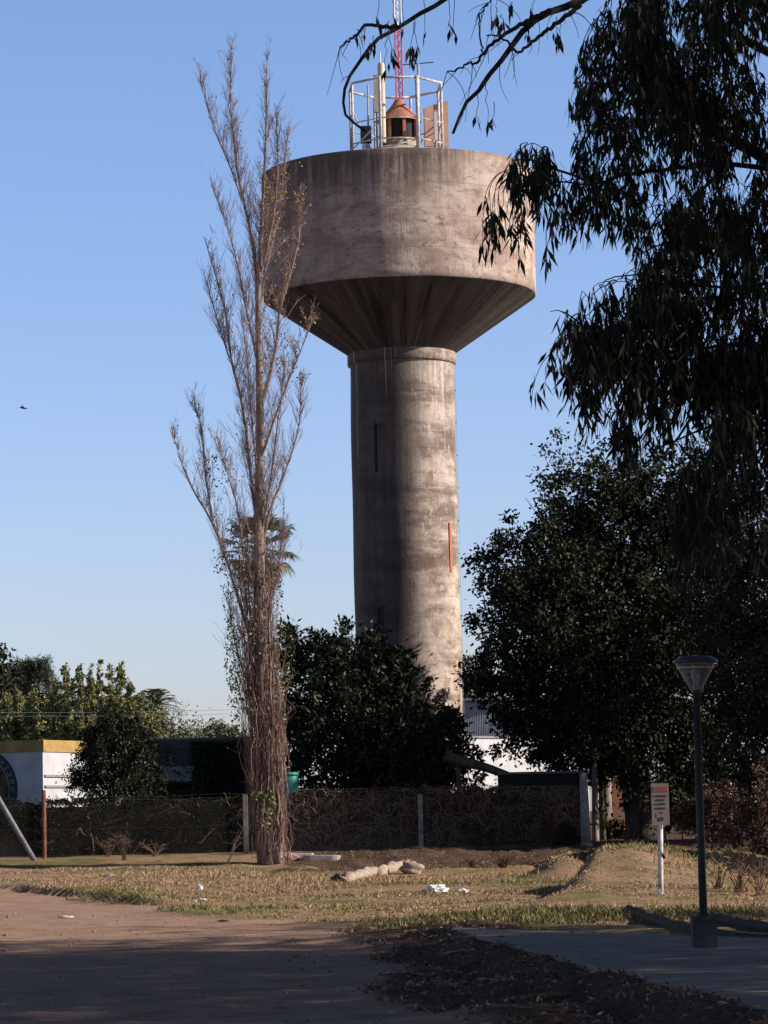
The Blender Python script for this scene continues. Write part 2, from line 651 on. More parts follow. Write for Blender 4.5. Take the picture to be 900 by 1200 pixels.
# ------------------------------------------------------------------ water tower
def cyl(nt, rad):
    co = N(nt, "ShaderNodeTexCoord").outputs["Object"]
    sp = N(nt, "ShaderNodeSeparateXYZ")
    nt.links.new(co, sp.inputs[0])
    ny_ = math2(nt, 'MULTIPLY', sp.outputs[1], -1.0)
    a = math2(nt, 'MULTIPLY', math2(nt, 'ARCTAN2', sp.outputs[0], ny_), rad)
    cb = N(nt, "ShaderNodeCombineXYZ")
    nt.links.new(a, cb.inputs[0])
    nt.links.new(sp.outputs[2], cb.inputs[2])
    return cb.outputs[0], a, sp.outputs[2], co


TB = W(483, 985, 120)
TAX = float(W(471, 420, 120)[0] * .5 + W(478, 760, 120)[0] * .5)
T0 = np.array([TAX, 120.0, .45])
RT, RS = 5.24, 1.99
zb = float(W(470, 350.5, 120)[2]) - T0[2]
zt = float(W(470, 206, 120)[2]) - T0[2]
zn = float(W(470, 417, 120)[2]) - T0[2]


def concrete(name, rad, kind):
    mt, nt, b = nmat(name, .93, .15)
    uv, a, z, co = cyl(nt, rad)
    streak = noise(nt, uv, 1.0, 8, .7, (2.2, 1, .10), .3)
    fstreak = noise(nt, uv, 1.0, 6, .75, (9, 1, .35), .2)
    blot = noise(nt, uv, .55, 8, .68, (1, 1, 1.5), .4)
    grain = noise(nt, uv, 7.0, 8, .75)
    light = mix(nt, remap(nt, grain, .3, .7), (.42, .345, .29), (.57, .475, .40))
    col = light
    if kind == 'shaft':
        col = mix(nt, remap(nt, blot, .42, .60), col, (.21, .155, .12))
        band = noise(nt, uv, 1.0, 6, .7, (.14, 1, .8), .15)
        col = mix(nt, math2(nt, 'MULTIPLY', remap(nt, band, .49, .58), .75), col, (.12, .09, .072))
        side = remap(nt, math2(nt, 'ADD', a, math2(nt, 'MULTIPLY', math2(nt, 'SUBTRACT', blot, .5), 2.2)), -rad * .04, rad * .36, 1, 0)  # stain, darkened further to paint shade into the unlit left half
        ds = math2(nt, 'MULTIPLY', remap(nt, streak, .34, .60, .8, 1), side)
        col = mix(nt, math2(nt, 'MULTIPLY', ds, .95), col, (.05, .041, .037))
        topd = remap(nt, z, zn - 4.5, zn - .5)
        col = mix(nt, math2(nt, 'MULTIPLY', math2(nt, 'MULTIPLY', topd, remap(nt, fstreak, .42, .6)), .55), col, (.10, .085, .075))
        pt = noise(nt, uv, 1.6, 9, .82, (1, 1, .9), .4)
        col = mix(nt, math2(nt, 'MULTIPLY', remap(nt, pt, .53, .60), .6), col, (.13, .10, .085))
        pp = noise(nt, uv, 2.6, 8, .8, (1.4, 1, .7), .3)
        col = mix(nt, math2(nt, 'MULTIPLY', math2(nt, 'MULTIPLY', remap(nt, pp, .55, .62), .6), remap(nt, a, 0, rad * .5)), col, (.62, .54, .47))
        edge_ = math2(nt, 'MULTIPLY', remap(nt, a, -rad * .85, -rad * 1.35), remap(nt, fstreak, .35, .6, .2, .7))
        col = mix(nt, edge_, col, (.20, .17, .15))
        wh = math2(nt, 'MULTIPLY', math2(nt, 'MULTIPLY', remap(nt, noise(nt, uv, 1.0, 6, .7, (2.6, 1, .07), .5), .58, .66), remap(nt, z, zn - 9, zn - 1)), .75)
        col = mix(nt, wh, col, (.60, .54, .48))
        lift = 1.55
    elif kind == 'tank':
        col = mix(nt, math2(nt, 'MULTIPLY', remap(nt, blot, .42, .58), .85), col, (.23, .16, .125))
        topd = remap(nt, z, zt - 3.2, zt - .1)
        top2 = math2(nt, 'MULTIPLY', topd, topd)
        st = math2(nt, 'ADD', remap(nt, streak, .36, .60, .1, 1.3), remap(nt, fstreak, .46, .68, 0, .9))
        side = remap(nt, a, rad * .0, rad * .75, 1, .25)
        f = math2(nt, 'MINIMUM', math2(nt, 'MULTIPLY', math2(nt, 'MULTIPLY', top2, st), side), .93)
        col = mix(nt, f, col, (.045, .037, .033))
        mid = math2(nt, 'MULTIPLY', remap(nt, noise(nt, uv, .9, 9, .75, (1.2, 1, 2.2)), .52, .64), .6)
        col = mix(nt, mid, col, (.15, .115, .095))
        lo = math2(nt, 'MULTIPLY', remap(nt, z, zb + 1.1, zb, 0, 1), remap(nt, fstreak, .40, .62))
        col = mix(nt, math2(nt, 'MULTIPLY', lo, .35), col, (.17, .14, .12))
        pt = noise(nt, uv, 2.2, 8, .8, (1, 1, 1.8), .5)
        col = mix(nt, math2(nt, 'MULTIPLY', remap(nt, pt, .54, .61), .75), col, (.10, .08, .068))
        pale = math2(nt, 'MULTIPLY', remap(nt, noise(nt, uv, 1.6, 7, .7), .62, .7), .6)
        col = mix(nt, pale, col, (.58, .52, .46))
        lift = 1.22
        col = mix(nt, .10, col, (.62, .46, .40))
    else:
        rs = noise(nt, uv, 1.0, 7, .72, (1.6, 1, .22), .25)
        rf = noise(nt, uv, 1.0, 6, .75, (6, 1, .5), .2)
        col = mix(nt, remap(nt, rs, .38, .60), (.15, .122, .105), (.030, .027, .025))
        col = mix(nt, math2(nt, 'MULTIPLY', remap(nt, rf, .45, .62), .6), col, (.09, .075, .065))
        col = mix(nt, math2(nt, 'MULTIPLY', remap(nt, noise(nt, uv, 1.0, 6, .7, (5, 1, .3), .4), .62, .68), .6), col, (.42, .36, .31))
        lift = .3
    if kind == 'tank':       # shade of the tank's unlit left painted in, broken up by streaks
        side_shade = math2(nt, 'MULTIPLY', remap(nt, math2(nt, 'ADD', a, math2(nt, 'MULTIPLY', math2(nt, 'SUBTRACT', blot, .5), 5)), -rad * .95, -rad * .05, .4, 0), remap(nt, streak, .3, .6, .55, 1))
        col = mix(nt, side_shade, col, (.085, .068, .06))
    # pour joints and board marks
    zj = math2(nt, 'FRACT', math2(nt, 'ADD', math2(nt, 'DIVIDE', z, lift), math2(nt, 'MULTIPLY', grain, .02)))
    j = math2(nt, 'MULTIPLY', remap(nt, zj, .035, .0), .45 if kind != 'cone' else .15)
    col = mix(nt, j, col, (.10, .08, .07))
    if kind == 'tank':
        aj = math2(nt, 'FRACT', math2(nt, 'DIVIDE', math2(nt, 'ADD', a, .35), 2.44))
        jj = math2(nt, 'MULTIPLY', math2(nt, 'MULTIPLY', remap(nt, aj, .012, .0), remap(nt, z, zb + 2.6, zb + 2.4)), .5)
        col = mix(nt, jj, col, (.10, .08, .07))
    nt.links.new(col, b.inputs["Base Color"])
    hh = math2(nt, 'ADD', grain, math2(nt, 'MULTIPLY', fstreak, .6))
    bump(nt, b, hh, .5, .05)
    return mt


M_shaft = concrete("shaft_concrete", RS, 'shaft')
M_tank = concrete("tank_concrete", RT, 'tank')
M_cone = concrete("cone_concrete", 3.4, 'cone')
M_roof = rough_mat("roof_concrete", (.22, .18, .15), (.42, .36, .30), 1.2, .95, .1)
M_dark = rough_mat("dark_void", (.012, .012, .013), (.02, .02, .02), 3, .7, .2, 0)
M_orange = rough_mat("orange_rust_plate", (.40, .10, .04), (.50, .15, .07), 5, .7, .3)
M_white = rough_mat("flaking_white_paint", (.30, .255, .235), (.60, .57, .55), 9, .7, .2, .2, .005, None, .35, .6)
M_redp = rough_mat("faded_red_paint", (.27, .10, .07), (.40, .175, .125), 4, .8, .2, .2, .005)
M_mred = rough_mat("mast_red", (.45, .035, .06), (.55, .06, .08), 4, .6, .3, 0)
M_mwhite = rough_mat("mast_white", (.62, .6, .62), (.8, .78, .78), 4, .6, .3, 0)
M_cream = rough_mat("antenna_cream", (.42, .38, .28), (.55, .51, .41), 3, .6, .3, 0)
M_tan = rough_mat("antenna_tan", (.36, .22, .15), (.44, .29, .20), 2, .7, .2, 0)
M_grey = rough_mat("galvanised_steel", (.26, .27, .29), (.42, .43, .46), 12, .45, .5, .1, .003)
M_dgrey = rough_mat("dark_steel", (.03, .03, .033), (.06, .06, .065), 8, .5, .4, .1, .003)

tower = thing("water_tower", "tall concrete water tower with a flared round tank and orange-roofed lantern on top", "water tower", T0)


def tl(mb, name, mat, smooth=True, parent=tower):
    # local coords: shift to world first
    mb.V = [v + T0 for v in mb.V]
    return mb.build(name, mat, parent, smooth=smooth)


def tower_wob(prof, seg, amp):
    mb = MB().lathe(prof, seg)
    v = mb.V[0]
    a = np.arctan2(v[:, 1], v[:, 0])
    r = np.hypot(v[:, 0], v[:, 1])
    k = 1 + amp * (np.sin(3 * a + v[:, 2] * 1.1) + .7 * np.sin(7 * a - v[:, 2] * .6)) / np.maximum(r, .5)
    v[:, 0] *= k
    v[:, 1] *= k
    return mb


prof = [(RS + .03, -.6)] + [(RS + .03 * (1 - t), t * (zn - .38)) for t in np.linspace(0, 1, 40)]
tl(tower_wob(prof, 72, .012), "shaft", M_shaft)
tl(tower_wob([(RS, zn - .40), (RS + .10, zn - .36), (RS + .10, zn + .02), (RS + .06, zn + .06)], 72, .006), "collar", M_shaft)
prof = [(RS + .02, zn + .02)] + [(RS + .05 + (RT - .03 - RS - .05) * t, zn + .05 + (zb - zn - .05) * t) for t in np.linspace(0, 1, 14)]
tl(tower_wob(prof, 96, .01), "cone", M_cone, False)
prof = [(RT - .06, zb - .005), (RT, zb + .05)] + [(RT, zb + .05 + (zt - zb - .1) * t) for t in np.linspace(.05, 1, 22)] + [(RT - .03, zt), (RT - .22, zt + .01)]
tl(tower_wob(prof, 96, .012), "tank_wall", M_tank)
def roof_h(r):
    return float(np.interp(r, [0, .25, 1.2, 1.9, 2.2, RT], [1.27, 1.25, .95, .72, .62, .0]))


prof = [(RT - .2, zt - .02)] + [(r, zt + roof_h(r)) for r in np.linspace(RT - .3, .02, 30)]
tl(MB().lathe(prof, 64), "tank_roof", M_roof)
ZP = zt + roof_h(1.85)          # roof height at the railing


def shaft_panel(name, px, y0, y1, w, mat, proud):
    z0, z1 = W(px, y1, 118)[2] - T0[2], W(px, y0, 118)[2] - T0[2]
    zm = (y0 + y1) / 2
    s = (W(px, zm, 118.3)[0] - T0[0]) / RS
    a = math.asin(max(-.98, min(.98, s)))
    mb = MB()
    c = np.array([math.sin(a), -math.cos(a), 0]) * (RS + proud)
    mb.box((c[0], c[1], (z0 + z1) / 2), (w, .06, z1 - z0), rotz(a))
    return mb, a, c, z0, z1


M_slit = rough_mat('slit_shadow', (.022, .02, .019), (.03, .027, .025), 3, .9, .1, 0)
for (px, y0, y1) in ((441.5, 496, 552), (446, 712, 765)):
    mb, a, c, z0, z1 = shaft_panel("slit", px, y0, y1, .15, M_slit, .0)
    o = tl(mb, "slit_window", M_slit, False)
    fr = MB()
    for sgn in (-1, 1):
        d = np.array([math.cos(a), math.sin(a), 0]) * sgn * .10
        fr.box((c[0] + d[0], c[1] + d[1], (z0 + z1) / 2), (.055, .1, z1 - z0 + .1), rotz(a))
    fr.box((c[0], c[1], z1 + .06), (.34, .14, .07), rotz(a))
    tl(fr, "frame", M_shaft, False, o)
mb, *_ = shaft_panel("plate", 527.5, 610, 668, .14, M_orange, .02)
tl(mb, "marker_plate", M_orange, False)
# lightning cable with clips on the sunny side
mb = MB()
a = R(84)
cab = [(math.sin(a) * (RS + .07), -math.cos(a) * (RS + .07), z) for z in np.linspace(0, zn - .3, 24)]
mb.tube(cab, .008, 5)
tl(mb, "cable", M_grey)
for z in np.arange(1, zn - .5, 1.25):
    mb = MB().box((math.sin(a) * (RS + .05), -math.cos(a) * (RS + .05), z), (.07, .05, .04), rotz(a))
    tl(mb, "cable_clip", M_grey, False)

# lantern on the tank roof
ZL = zt + .98
LX = (W(468, 150, 120)[0] - T0[0])
zc0 = W(470, 143, 120)[2] - T0[2]
zc1 = W(470, 118, 120)[2] - T0[2]
lc = (LX, 0, 0)
tl(MB().lathe([(.80, ZL - .15), (.80, ZL + .28), (.74, ZL + .3)], 24, lc), "lantern_base", M_roof)
tl(MB().lathe([(.66, ZL + .25), (.66, zc0)], 16, lc), "lantern_core", M_dark)
mb = MB()
for k in range(8):
    aa = k * math.pi / 4 + .25
    mb.box((LX + .74 * math.cos(aa), .74 * math.sin(aa), (ZL + zc0) / 2 + .1), (.12, .09, zc0 - ZL - .15), rotz(aa + math.pi / 2))
mb.lathe([(.72, ZL + .30), (.79, ZL + .30), (.79, ZL + .40), (.72, ZL + .40)], 24, lc)
tl(mb, "lantern_frame", M_redp, False)
tl(MB().lathe([(.70, zc0 + .02), (.86, zc0 - .02), (.86, zc0 + .05), (.62, zc0 + .27), (.36, zc0 + .55), (.20, zc1 - .06), (.17, zc1 + .02), (.02, zc1 + .05)], 24, lc), "lantern_roof", M_redp, False)
# railing cage: eight posts, three rails
RC = 1.86
zr = W(470, 91, 118.4)[2] - T0[2]
angs = [R(-18.7 + 45 * k) for k in range(8)]
PX = [np.array([RC * math.sin(q), -RC * math.cos(q), 0]) for q in angs]
zbase = ZP - .12
cage = MB()
for k, p in enumerate(PX):
    w = .075 if k == 1 else .048
    post = MB().tube([p + [0, 0, zbase], p + [0, 0, zr + .05]], w, 8)
    tl(post, "cage_post", M_white)
for zz, rr in ((zr, .045), (zbase + 1.3, .026), (zbase + .5, .03), (zbase + .15, .035)):
    rails = MB()
    for k in range(8):
        p, q = PX[k], PX[(k + 1) % 8]
        rails.tube([p + [0, 0, zz], q + [0, 0, zz]], rr, 6)
    tl(rails, "cage_rail", M_white)
for (k, za, zb2) in ((5, .45, 2.3), (6, 2.1, .9), (6, .5, 1.7), (2, .4, 1.6), (0, .1, .45), (3, 1.9, .5), (7, .3, 1.2)):
    p, q = PX[k], PX[(k + 1) % 8]
    tl(MB().tube([p + [0, 0, zbase + za], q + [0, 0, zbase + zb2]], .026, 5), "cage_brace", M_white)

# things standing on the tank roof
def tw(px, py, Y):
    return W(px, py, Y)


def roof_z(x, y):
    r = math.hypot(x - T0[0], y - T0[1])
    return T0[2] + zt + roof_h(r)


mz = roof_z(T0[0] + LX, 121.2)
MX, MY = T0[0] + (W(467, 60, 121)[0] - T0[0]), 121.05
mast = thing("radio_mast", "slim triangular lattice radio mast painted in red and white bands above the tank", "radio mast", (MX, MY, mz))
hs = 0.0
zred0, zred1 = mz, float(W(467, 33, 121)[2])
segs = [(zred0, zred1, M_mred), (zred1, zred1 + 3.2, M_mwhite), (zred1 + 3.2, zred1 + 6.4, M_mred)]
for (z0, z1, mm) in segs:
    mb = MB()
    pts = [np.array([MX + .15 * math.cos(q), MY + .15 * math.sin(q), 0]) for q in (R(-150), R(-30), R(90))]
    for p in pts:
        mb.tube([p + [0, 0, z0], p + [0, 0, z1]], .028, 6)
    nb = int((z1 - z0) / .2)
    for i in range(nb):
        for k in range(3):
            p, q = pts[k], pts[(k + 1) % 3]
            za = z0 + i * (z1 - z0) / nb
            zc = za + (z1 - z0) / nb
            mb.tube([p + [0, 0, za], q + [0, 0, zc]] if i % 2 else [q + [0, 0, za], p + [0, 0, zc]], .013, 4)
    mb.build("mast_section", mm, mast)


def panel_antenna(name, label, px, y0, y1, Y, prof_w, depth, mat, kind='cyl', pole=True, rot=0.0, group=None):
    b0, t0 = W(px, y1, Y), W(px, y0, Y)
    zf = roof_z(b0[0], Y)
    t = thing(name, label, "antenna", (b0[0], Y, zf), group)
    x = (b0[0] + t0[0]) / 2
    if kind == 'cyl':
        mb = MB().lathe([(.01, b0[2]), (prof_w / 2 * .9, b0[2]), (prof_w / 2, b0[2] + .05), (prof_w / 2, t0[2] - .08), (prof_w / 2 * .8, t0[2]), (.01, t0[2] + .01)], 16, (x, Y, 0))
        mb.build("housing", mat, t, smooth=True)
    else:
        mb = MB().box((x, Y, (b0[2] + t0[2]) / 2), (prof_w, depth, t0[2] - b0[2]), rotz(rot))
        if kind == 'slant':          # the top falls away to one side
            v = mb.V[0]
            v[:, 2] -= np.where((v[:, 2] > t0[2] - .05) & (v[:, 0] < x), .32, 0)
        mb.build("housing", mat, t)
        if kind == 'box':
            for zz in (b0[2] + .03, t0[2] - .03):
                MB().box((x, Y, zz), (prof_w + .02, depth + .02, .05), rotz(rot)).build("end_cap", M_grey, t)
    if pole:
        d = rotz(rot) @ np.array([0, depth / 2 + .1, 0])
        MB().tube([(x + d[0], Y + d[1], zf - .05), (x + d[0], Y + d[1], t0[2] - .1)], .035, 8).build("pole", M_grey, t)
        for zz in (b0[2] * .75 + t0[2] * .25, b0[2] * .25 + t0[2] * .75):
            MB().box((x + d[0] / 2, Y + d[1] / 2, zz), (.06, abs(depth / 2) + .14, .06), rotz(rot)).build("bracket", M_grey, t)
    return t


t = panel_antenna("antenna_column", "cream round antenna column rising above the cage beside the mast", 447.5, 74, 168, 119.2, .27, .27, M_cream)
MB().tube([W(446, 78, 119.2), W(445.5, 62, 119.2)], .03, 6).build("spike", M_mwhite, t)
panel_antenna("sector_antenna", "narrow cream panel antenna at the cage's shaded corner by the round column", 440.5, 88, 132, 119.9, .17, .12, M_cream, 'box')
panel_antenna("sector_antenna", "slim white panel antenna in front of the big tan panel", 511, 129, 166, 118.9, .13, .1, M_mwhite, 'box', group=None)
panel_antenna("dish_panel", "big flat tan panel antenna with a slanted top at the cage's sunny side", 511, 118, 172, 120.9, .95, .14, M_tan, 'slant', rot=R(12))
t = thing("whip_antenna", "thin grey pole with a level crossbar above the cage", "antenna", (W(490, 110, 121)[0], 121.0, roof_z(W(490, 110, 121)[0], 121)))
MB().tube([(t["_o"][0], 121, t["_o"][2] - .05), W(490, 74, 121)], .05, 8).build("pole", M_grey, t)
MB().tube([W(471, 76, 121), W(508, 73, 121)], .022, 5).build("crossbar", M_dgrey, t)
t = thing("whip_antenna", "short bare grey pole inside the cage's shaded corner", "antenna", (W(431, 150, 120.2)[0], 120.2, roof_z(W(431, 150, 120.2)[0], 120.2)))
MB().tube([(t["_o"][0], 120.2, t["_o"][2] - .05), W(431, 100, 120.2)], .035, 8).build("pole", M_grey, t)
b0 = W(429, 168, 119.6)
t = thing("equipment_box", "small dark equipment box on the tank roof beside the cream column", "box", (b0[0], 119.6, roof_z(b0[0], 119.6) - .05))
zz = W(429, 153, 119.6)[2]
MB().box((b0[0], 119.6, (zz + t["_o"][2] + .3) / 2 + .1), (.42, .36, zz - t["_o"][2] - .2)).build("cabinet", M_dgrey, t)
MB().box((b0[0], 119.6, t["_o"][2] + .12), (.3, .3, .3)).build("stand", M_grey, t)

# ------------------------------------------------------------------ poplar
PY = 95.0
pb = gp(318, 1012)
PY = float(pb[1]) if 88 < pb[1] < 100 else 95.0
M_pop = rough_mat("poplar_bark", (.11, .085, .075), (.32, .26, .23), 5, .9, .15, .5, .02, (1, 1, .25))
M_twig = leaf_mat("poplar_twig", [(0, (.16, .105, .10)), (.5, (.29, .205, .185)), (1, (.46, .37, .34))], .85, .15)
poplar = thing("poplar_tree", "tall leafless poplar with upright branches and a shaggy skirt of shoots", "tree", (W(318, 1012, PY)[0], PY, float(tz(np.array([W(318, 1012, PY)[0]]), np.array([PY]))[0])))


def pl(pts, dep=0.0, drift=0.0):
    k = len(pts)
    return np.array([W(x, y, PY + dep * (i / max(1, k - 1)) + drift) for i, (x, y) in enumerate(pts)])


limbs = []
tr = pl([(318, 1016), (315, 960), (312, 900), (308, 800), (304, 700), (303, 600), (305, 520), (304, 440), (302, 370), (305, 290), (309, 220), (312, 150), (313, 56)])
tr = smooth_line(tr, 60)
trr = np.interp(np.linspace(0, 1, 60), [0, .04, .15, .45, .7, .9, 1], [.40, .32, .24, .145, .08, .026, .009])
MB().tube(tr, trr, 12).build("trunk", M_pop, poplar, smooth=True)
limb_def = [
    ([(302, 372), (299, 295), (288, 246), (279, 209), (273, 153), (269, 107), (272, 45)], .09, .6),
    ([(284, 235), (268, 190), (254, 160), (242, 122), (234, 92)], .045, .2),
    ([(303, 430), (288, 357), (273, 283), (258, 245), (248, 215)], .07, -.8),
    ([(306, 620), (298, 598), (286, 475), (270, 424), (266, 370), (254, 326), (239, 277)], .10, 1.2),
    ([(270, 424), (256, 380), (246, 345), (240, 325)], .04, .5),
    ([(308, 800), (290, 735), (279, 700), (267, 658), (249, 610), (225, 574), (210, 535), (201, 500)], .11, -.8),
    ([(249, 610), (241, 560), (238, 520), (234, 490), (222, 470)], .045, .4),
    ([(290, 720), (282, 604), (268, 560), (258, 528), (248, 510)], .055, -1.4),
    ([(304, 690), (312, 607), (324, 580), (339, 541), (352, 498), (353, 440)], .085, 1.0),
    ([(304, 545), (312, 520), (324, 484), (341, 439), (356, 403), (366, 372)], .07, -.9),
    ([(303, 480), (314, 450), (325, 400), (327, 363), (340, 323), (354, 268), (346, 225)], .08, .8),
    ([(303, 385), (309, 323), (323, 270), (331, 215), (338, 150)], .06, 1.2),
    ([(304, 640), (318, 560), (325, 500), (331, 460), (334, 420)], .05, -1.2),
    ([(303, 560), (295, 500), (292, 440), (287, 400), (283, 370)], .05, -1.4),
    ([(304, 330), (318, 270), (325, 220), (326, 170), (322, 120)], .045, -.8),
    ([(304, 760), (322, 690), (330, 640), (333, 590)], .05, .6),
    ([(309, 850), (285, 790), (272, 740), (268, 700)], .05, .8),
]
allimbs = [(tr[22:], trr[22:])]
for (pts, r0, dep) in limb_def:
    P = smooth_line(pl(pts, dep), 22)
    rr = np.linspace(r0 * .68, .010, len(P))
    MB().tube(P, rr, 7).build("branch", M_pop, poplar, smooth=True)
    allimbs.append((P, rr))
tw_mb = MB()
tips = []
UP = np.array([0, 0, 1.0])


def twig(p, d, L, r, depth, k):
    bendv = np.array([0, 0, .35])
    n_ = 5
    P = [p]
    dd = unit(d)
    for i in range(n_):
        dd = unit(dd + bendv * .25 + rng.normal(0, .09, 3))
        P.append(P[-1] + dd * L / n_)
    P = np.array(P)
    tw_mb.tube(P, np.linspace(r, max(.0025, r * .35), n_ + 1), 3, False, rng.random())
    tips.append(P[-1])
    if depth > 0:
        for i in range(k):
            q = P[rng.integers(1, n_)]
            az = rng.random() * 6.28
            o = np.array([math.cos(az), math.sin(az), 0])
            twig(q, unit(dd + o * rng.uniform(.3, .75)), L * rng.uniform(.3, .6), r * .6, depth - 1, max(1, k - 1))


for li_, (P, rr) in enumerate(allimbs):
    seglen = np.linalg.norm(np.diff(P, axis=0), axis=1).sum()
    cnt = int(seglen * 15.0)
    for i in range(cnt):
        t_ = rng.uniform(.1, 1)
        q = P[int(t_ * (len(P) - 1))]
        d = unit(P[-1] - P[0])
        az = rng.random() * 6.28
        o = np.array([math.cos(az), math.sin(az) * .8, 0])
        zz = q[2]
        twig(q, unit(d * .5 + UP * .8 + o * rng.uniform(.15, .75)), rng.uniform(.4, 1.7) * (1.2 - .78 * t_), .0082, 2, 3)
tw_mb.build("crown", M_twig, poplar)
# skirt of upright shoots round the lower trunk
M_shoot = leaf_mat("poplar_shoot", [(0, (.06, .036, .030)), (.4, (.18, .105, .083)), (.75, (.30, .19, .15)), (1, (.42, .32, .27))], .85, .15)
M_stem = rough_mat('reddish_stem_bark', (.075, .05, .04), (.23, .16, .13), 5, .9, .1, .5, .02, (1, 1, .25))
sk = MB()
stems = []
for i in range(17):
    az = i * 2.4 + rng.normal(0, .3)
    hgt = rng.uniform(3.5, 9.5)
    k = [int(np.searchsorted(tr[:, 2], pb[2] + q)) for q in (0, hgt * .4, hgt)]
    o_ = np.array([math.cos(az), math.sin(az), 0])
    ro = rng.uniform(.30, .62)
    P = smooth_line([tr[k[0]] * [1, 1, 0] + [0, 0, pb[2] - .1] + o_ * .36, tr[k[1]] + o_ * (.2 + ro * .5), tr[min(59, k[2])] + o_ * ro], 16)
    P[1:] += rng.normal(0, .025, (15, 3))
    MB().tube(P, np.linspace(rng.uniform(.04, .085), .015, 16), 7).build("stem", M_stem, poplar, smooth=True)
    stems.append(P)
for i in range(1700):
    P0 = stems[int(rng.integers(0, len(stems)))]
    t_ = rng.random() ** .8
    c = P0[min(15, int(t_ * 16))]
    if rng.random() < .25:
        k = int(np.searchsorted(tr[:, 2], pb[2] + .4 + 8.5 * rng.random()))
        c = tr[min(k, 59)] + rng.normal(0, .18, 3) * [1, 1, .2]
    z0 = c[2] - pb[2]
    az = rng.random() * 6.28
    o_ = np.array([math.cos(az), math.sin(az), 0])
    L = rng.gamma(3, .38) * (.55 if z0 < 1 else 1)
    w_ = rng.uniform(.05, .26)
    if rng.random() < .22:      # drooping ones
        P = smooth_line([c, c + o_ * .15 + [0, 0, .1], c + o_ * .26 + [0, 0, -L * .5], c + o_ * .24 + [0, 0, -min(L, z0)]], 6, 1)
    else:
        P = smooth_line([c, c + o_ * w_ + [0, 0, L * .25], c + o_ * w_ * 1.1 + rng.normal(0, .12, 3) + [0, 0, L]], 6, 1)
    P[1:] += rng.normal(0, .03, (5, 3))
    P[:, 2] = np.maximum(P[:, 2], pb[2] + .02)
    sk.tube(P, np.linspace(rng.uniform(.007, .015), .004, 6), 3, False, np.clip(rng.normal(.5, .28), 0, 1))
for i in range(60):             # forked side shoots that stick out
    k = int(np.searchsorted(tr[:, 2], pb[2] + rng.uniform(1.2, 9.5)))
    az = rng.uniform(2.2, 4.2) if rng.random() < .65 else rng.random() * 6.28
    o_ = np.array([math.cos(az), math.sin(az) * .6, 0])
    c = tr[min(59, k)] + o_ * .25
    L = rng.uniform(.7, 1.6)
    P = bez(c, c + o_ * L * .35 + [0, 0, L * .4], c + o_ * L * .42 + [0, 0, L], 7)
    sk.tube(P, np.linspace(.016, .005, 7), 4, False, rng.random())
    for _ in range(5):
        q = P[int(rng.integers(2, 7))]
        sk.tube([q, q + rng.normal(0, .12, 3) + [0, 0, .2], q + rng.normal(0, .2, 3) + [0, 0, .45]], [.007, .005, .003], 3, False, rng.random())
sk.build("shoot_skirt", M_shoot, poplar)
# last yellow leaves, and creeper low down
M_gold = leaf_mat("last_leaves", [(0, (.22, .10, .03)), (.6, (.38, .22, .06)), (1, (.25, .22, .07))], .6, .3, .25)
tp = np.array(tips)
pxs = (tp[:, 0] / tp[:, 1]) * F + 450
w = np.where((tp[:, 2] > 15) & (tp[:, 0] > W(305, 300, PY)[0]) & (tp[:, 2] < 22), .17, .02)
sel = tp[rng.random(len(tp)) < w]
sel = np.repeat(sel, 2, 0) + rng.normal(0, .07, (2 * len(sel), 3))
MB().leaves(sel, rng.normal(0, 1, sel.shape) + [0, 0, -.5], .075, .06).build("foliage", M_gold, poplar)
M_ivy = leaf_mat("creeper_leaves", [(0, (.03, .04, .015)), (.6, (.07, .085, .03)), (1, (.16, .17, .06))], .5, .35)
iv = MB()
pts = []
for (px, py, rx, ry, cnt) in ((272, 765, 9, 45, 300), (285, 700, 25, 55, 260), (310, 700, 22, 70, 380), (300, 790, 30, 50, 380), (335, 770, 10, 40, 160), (276, 820, 8, 40, 150), (283, 640, 14, 40, 150), (258, 655, 10, 20, 60), (255, 560, 14, 30, 90), (304, 560, 8, 60, 120)):
    for _ in range(cnt):
        aa, q = rng.random() * 6.28, rng.random() ** .5
        pts.append(W(px + rx * q * math.cos(aa), py + ry * q * math.sin(aa), PY + rng.normal(0, .45)))
pts = np.array(pts)
iv.leaves(pts, rng.normal(0, .7, pts.shape) + [0, 0, -.6], rng.uniform(.06, .13, len(pts)), .06)
pts = []
for (px, py, rx, ry, cnt) in ((316, 935, 7, 12, 60), (304, 936, 11, 6, 50), (312, 958, 6, 16, 70), (300, 930, 5, 4, 20)):
    for _ in range(cnt):
        aa, q = rng.random() * 6.28, rng.random() ** .5
        pts.append(W(px + rx * q * math.cos(aa), py + ry * q * math.sin(aa), PY - .62 + rng.normal(0, .06)))
pts = np.array(pts)
iv.leaves(pts, rng.normal(0, .7, pts.shape) + [0, 0, -.4], .1, .08, rng.uniform(.7, 1, len(pts)))
iv.build("ivy", M_ivy, poplar)

# ------------------------------------------------------------------ leafy trees
def ball(n):
    v = rng.normal(size=(n, 3))
    return v / np.linalg.norm(v, axis=1)[:, None]


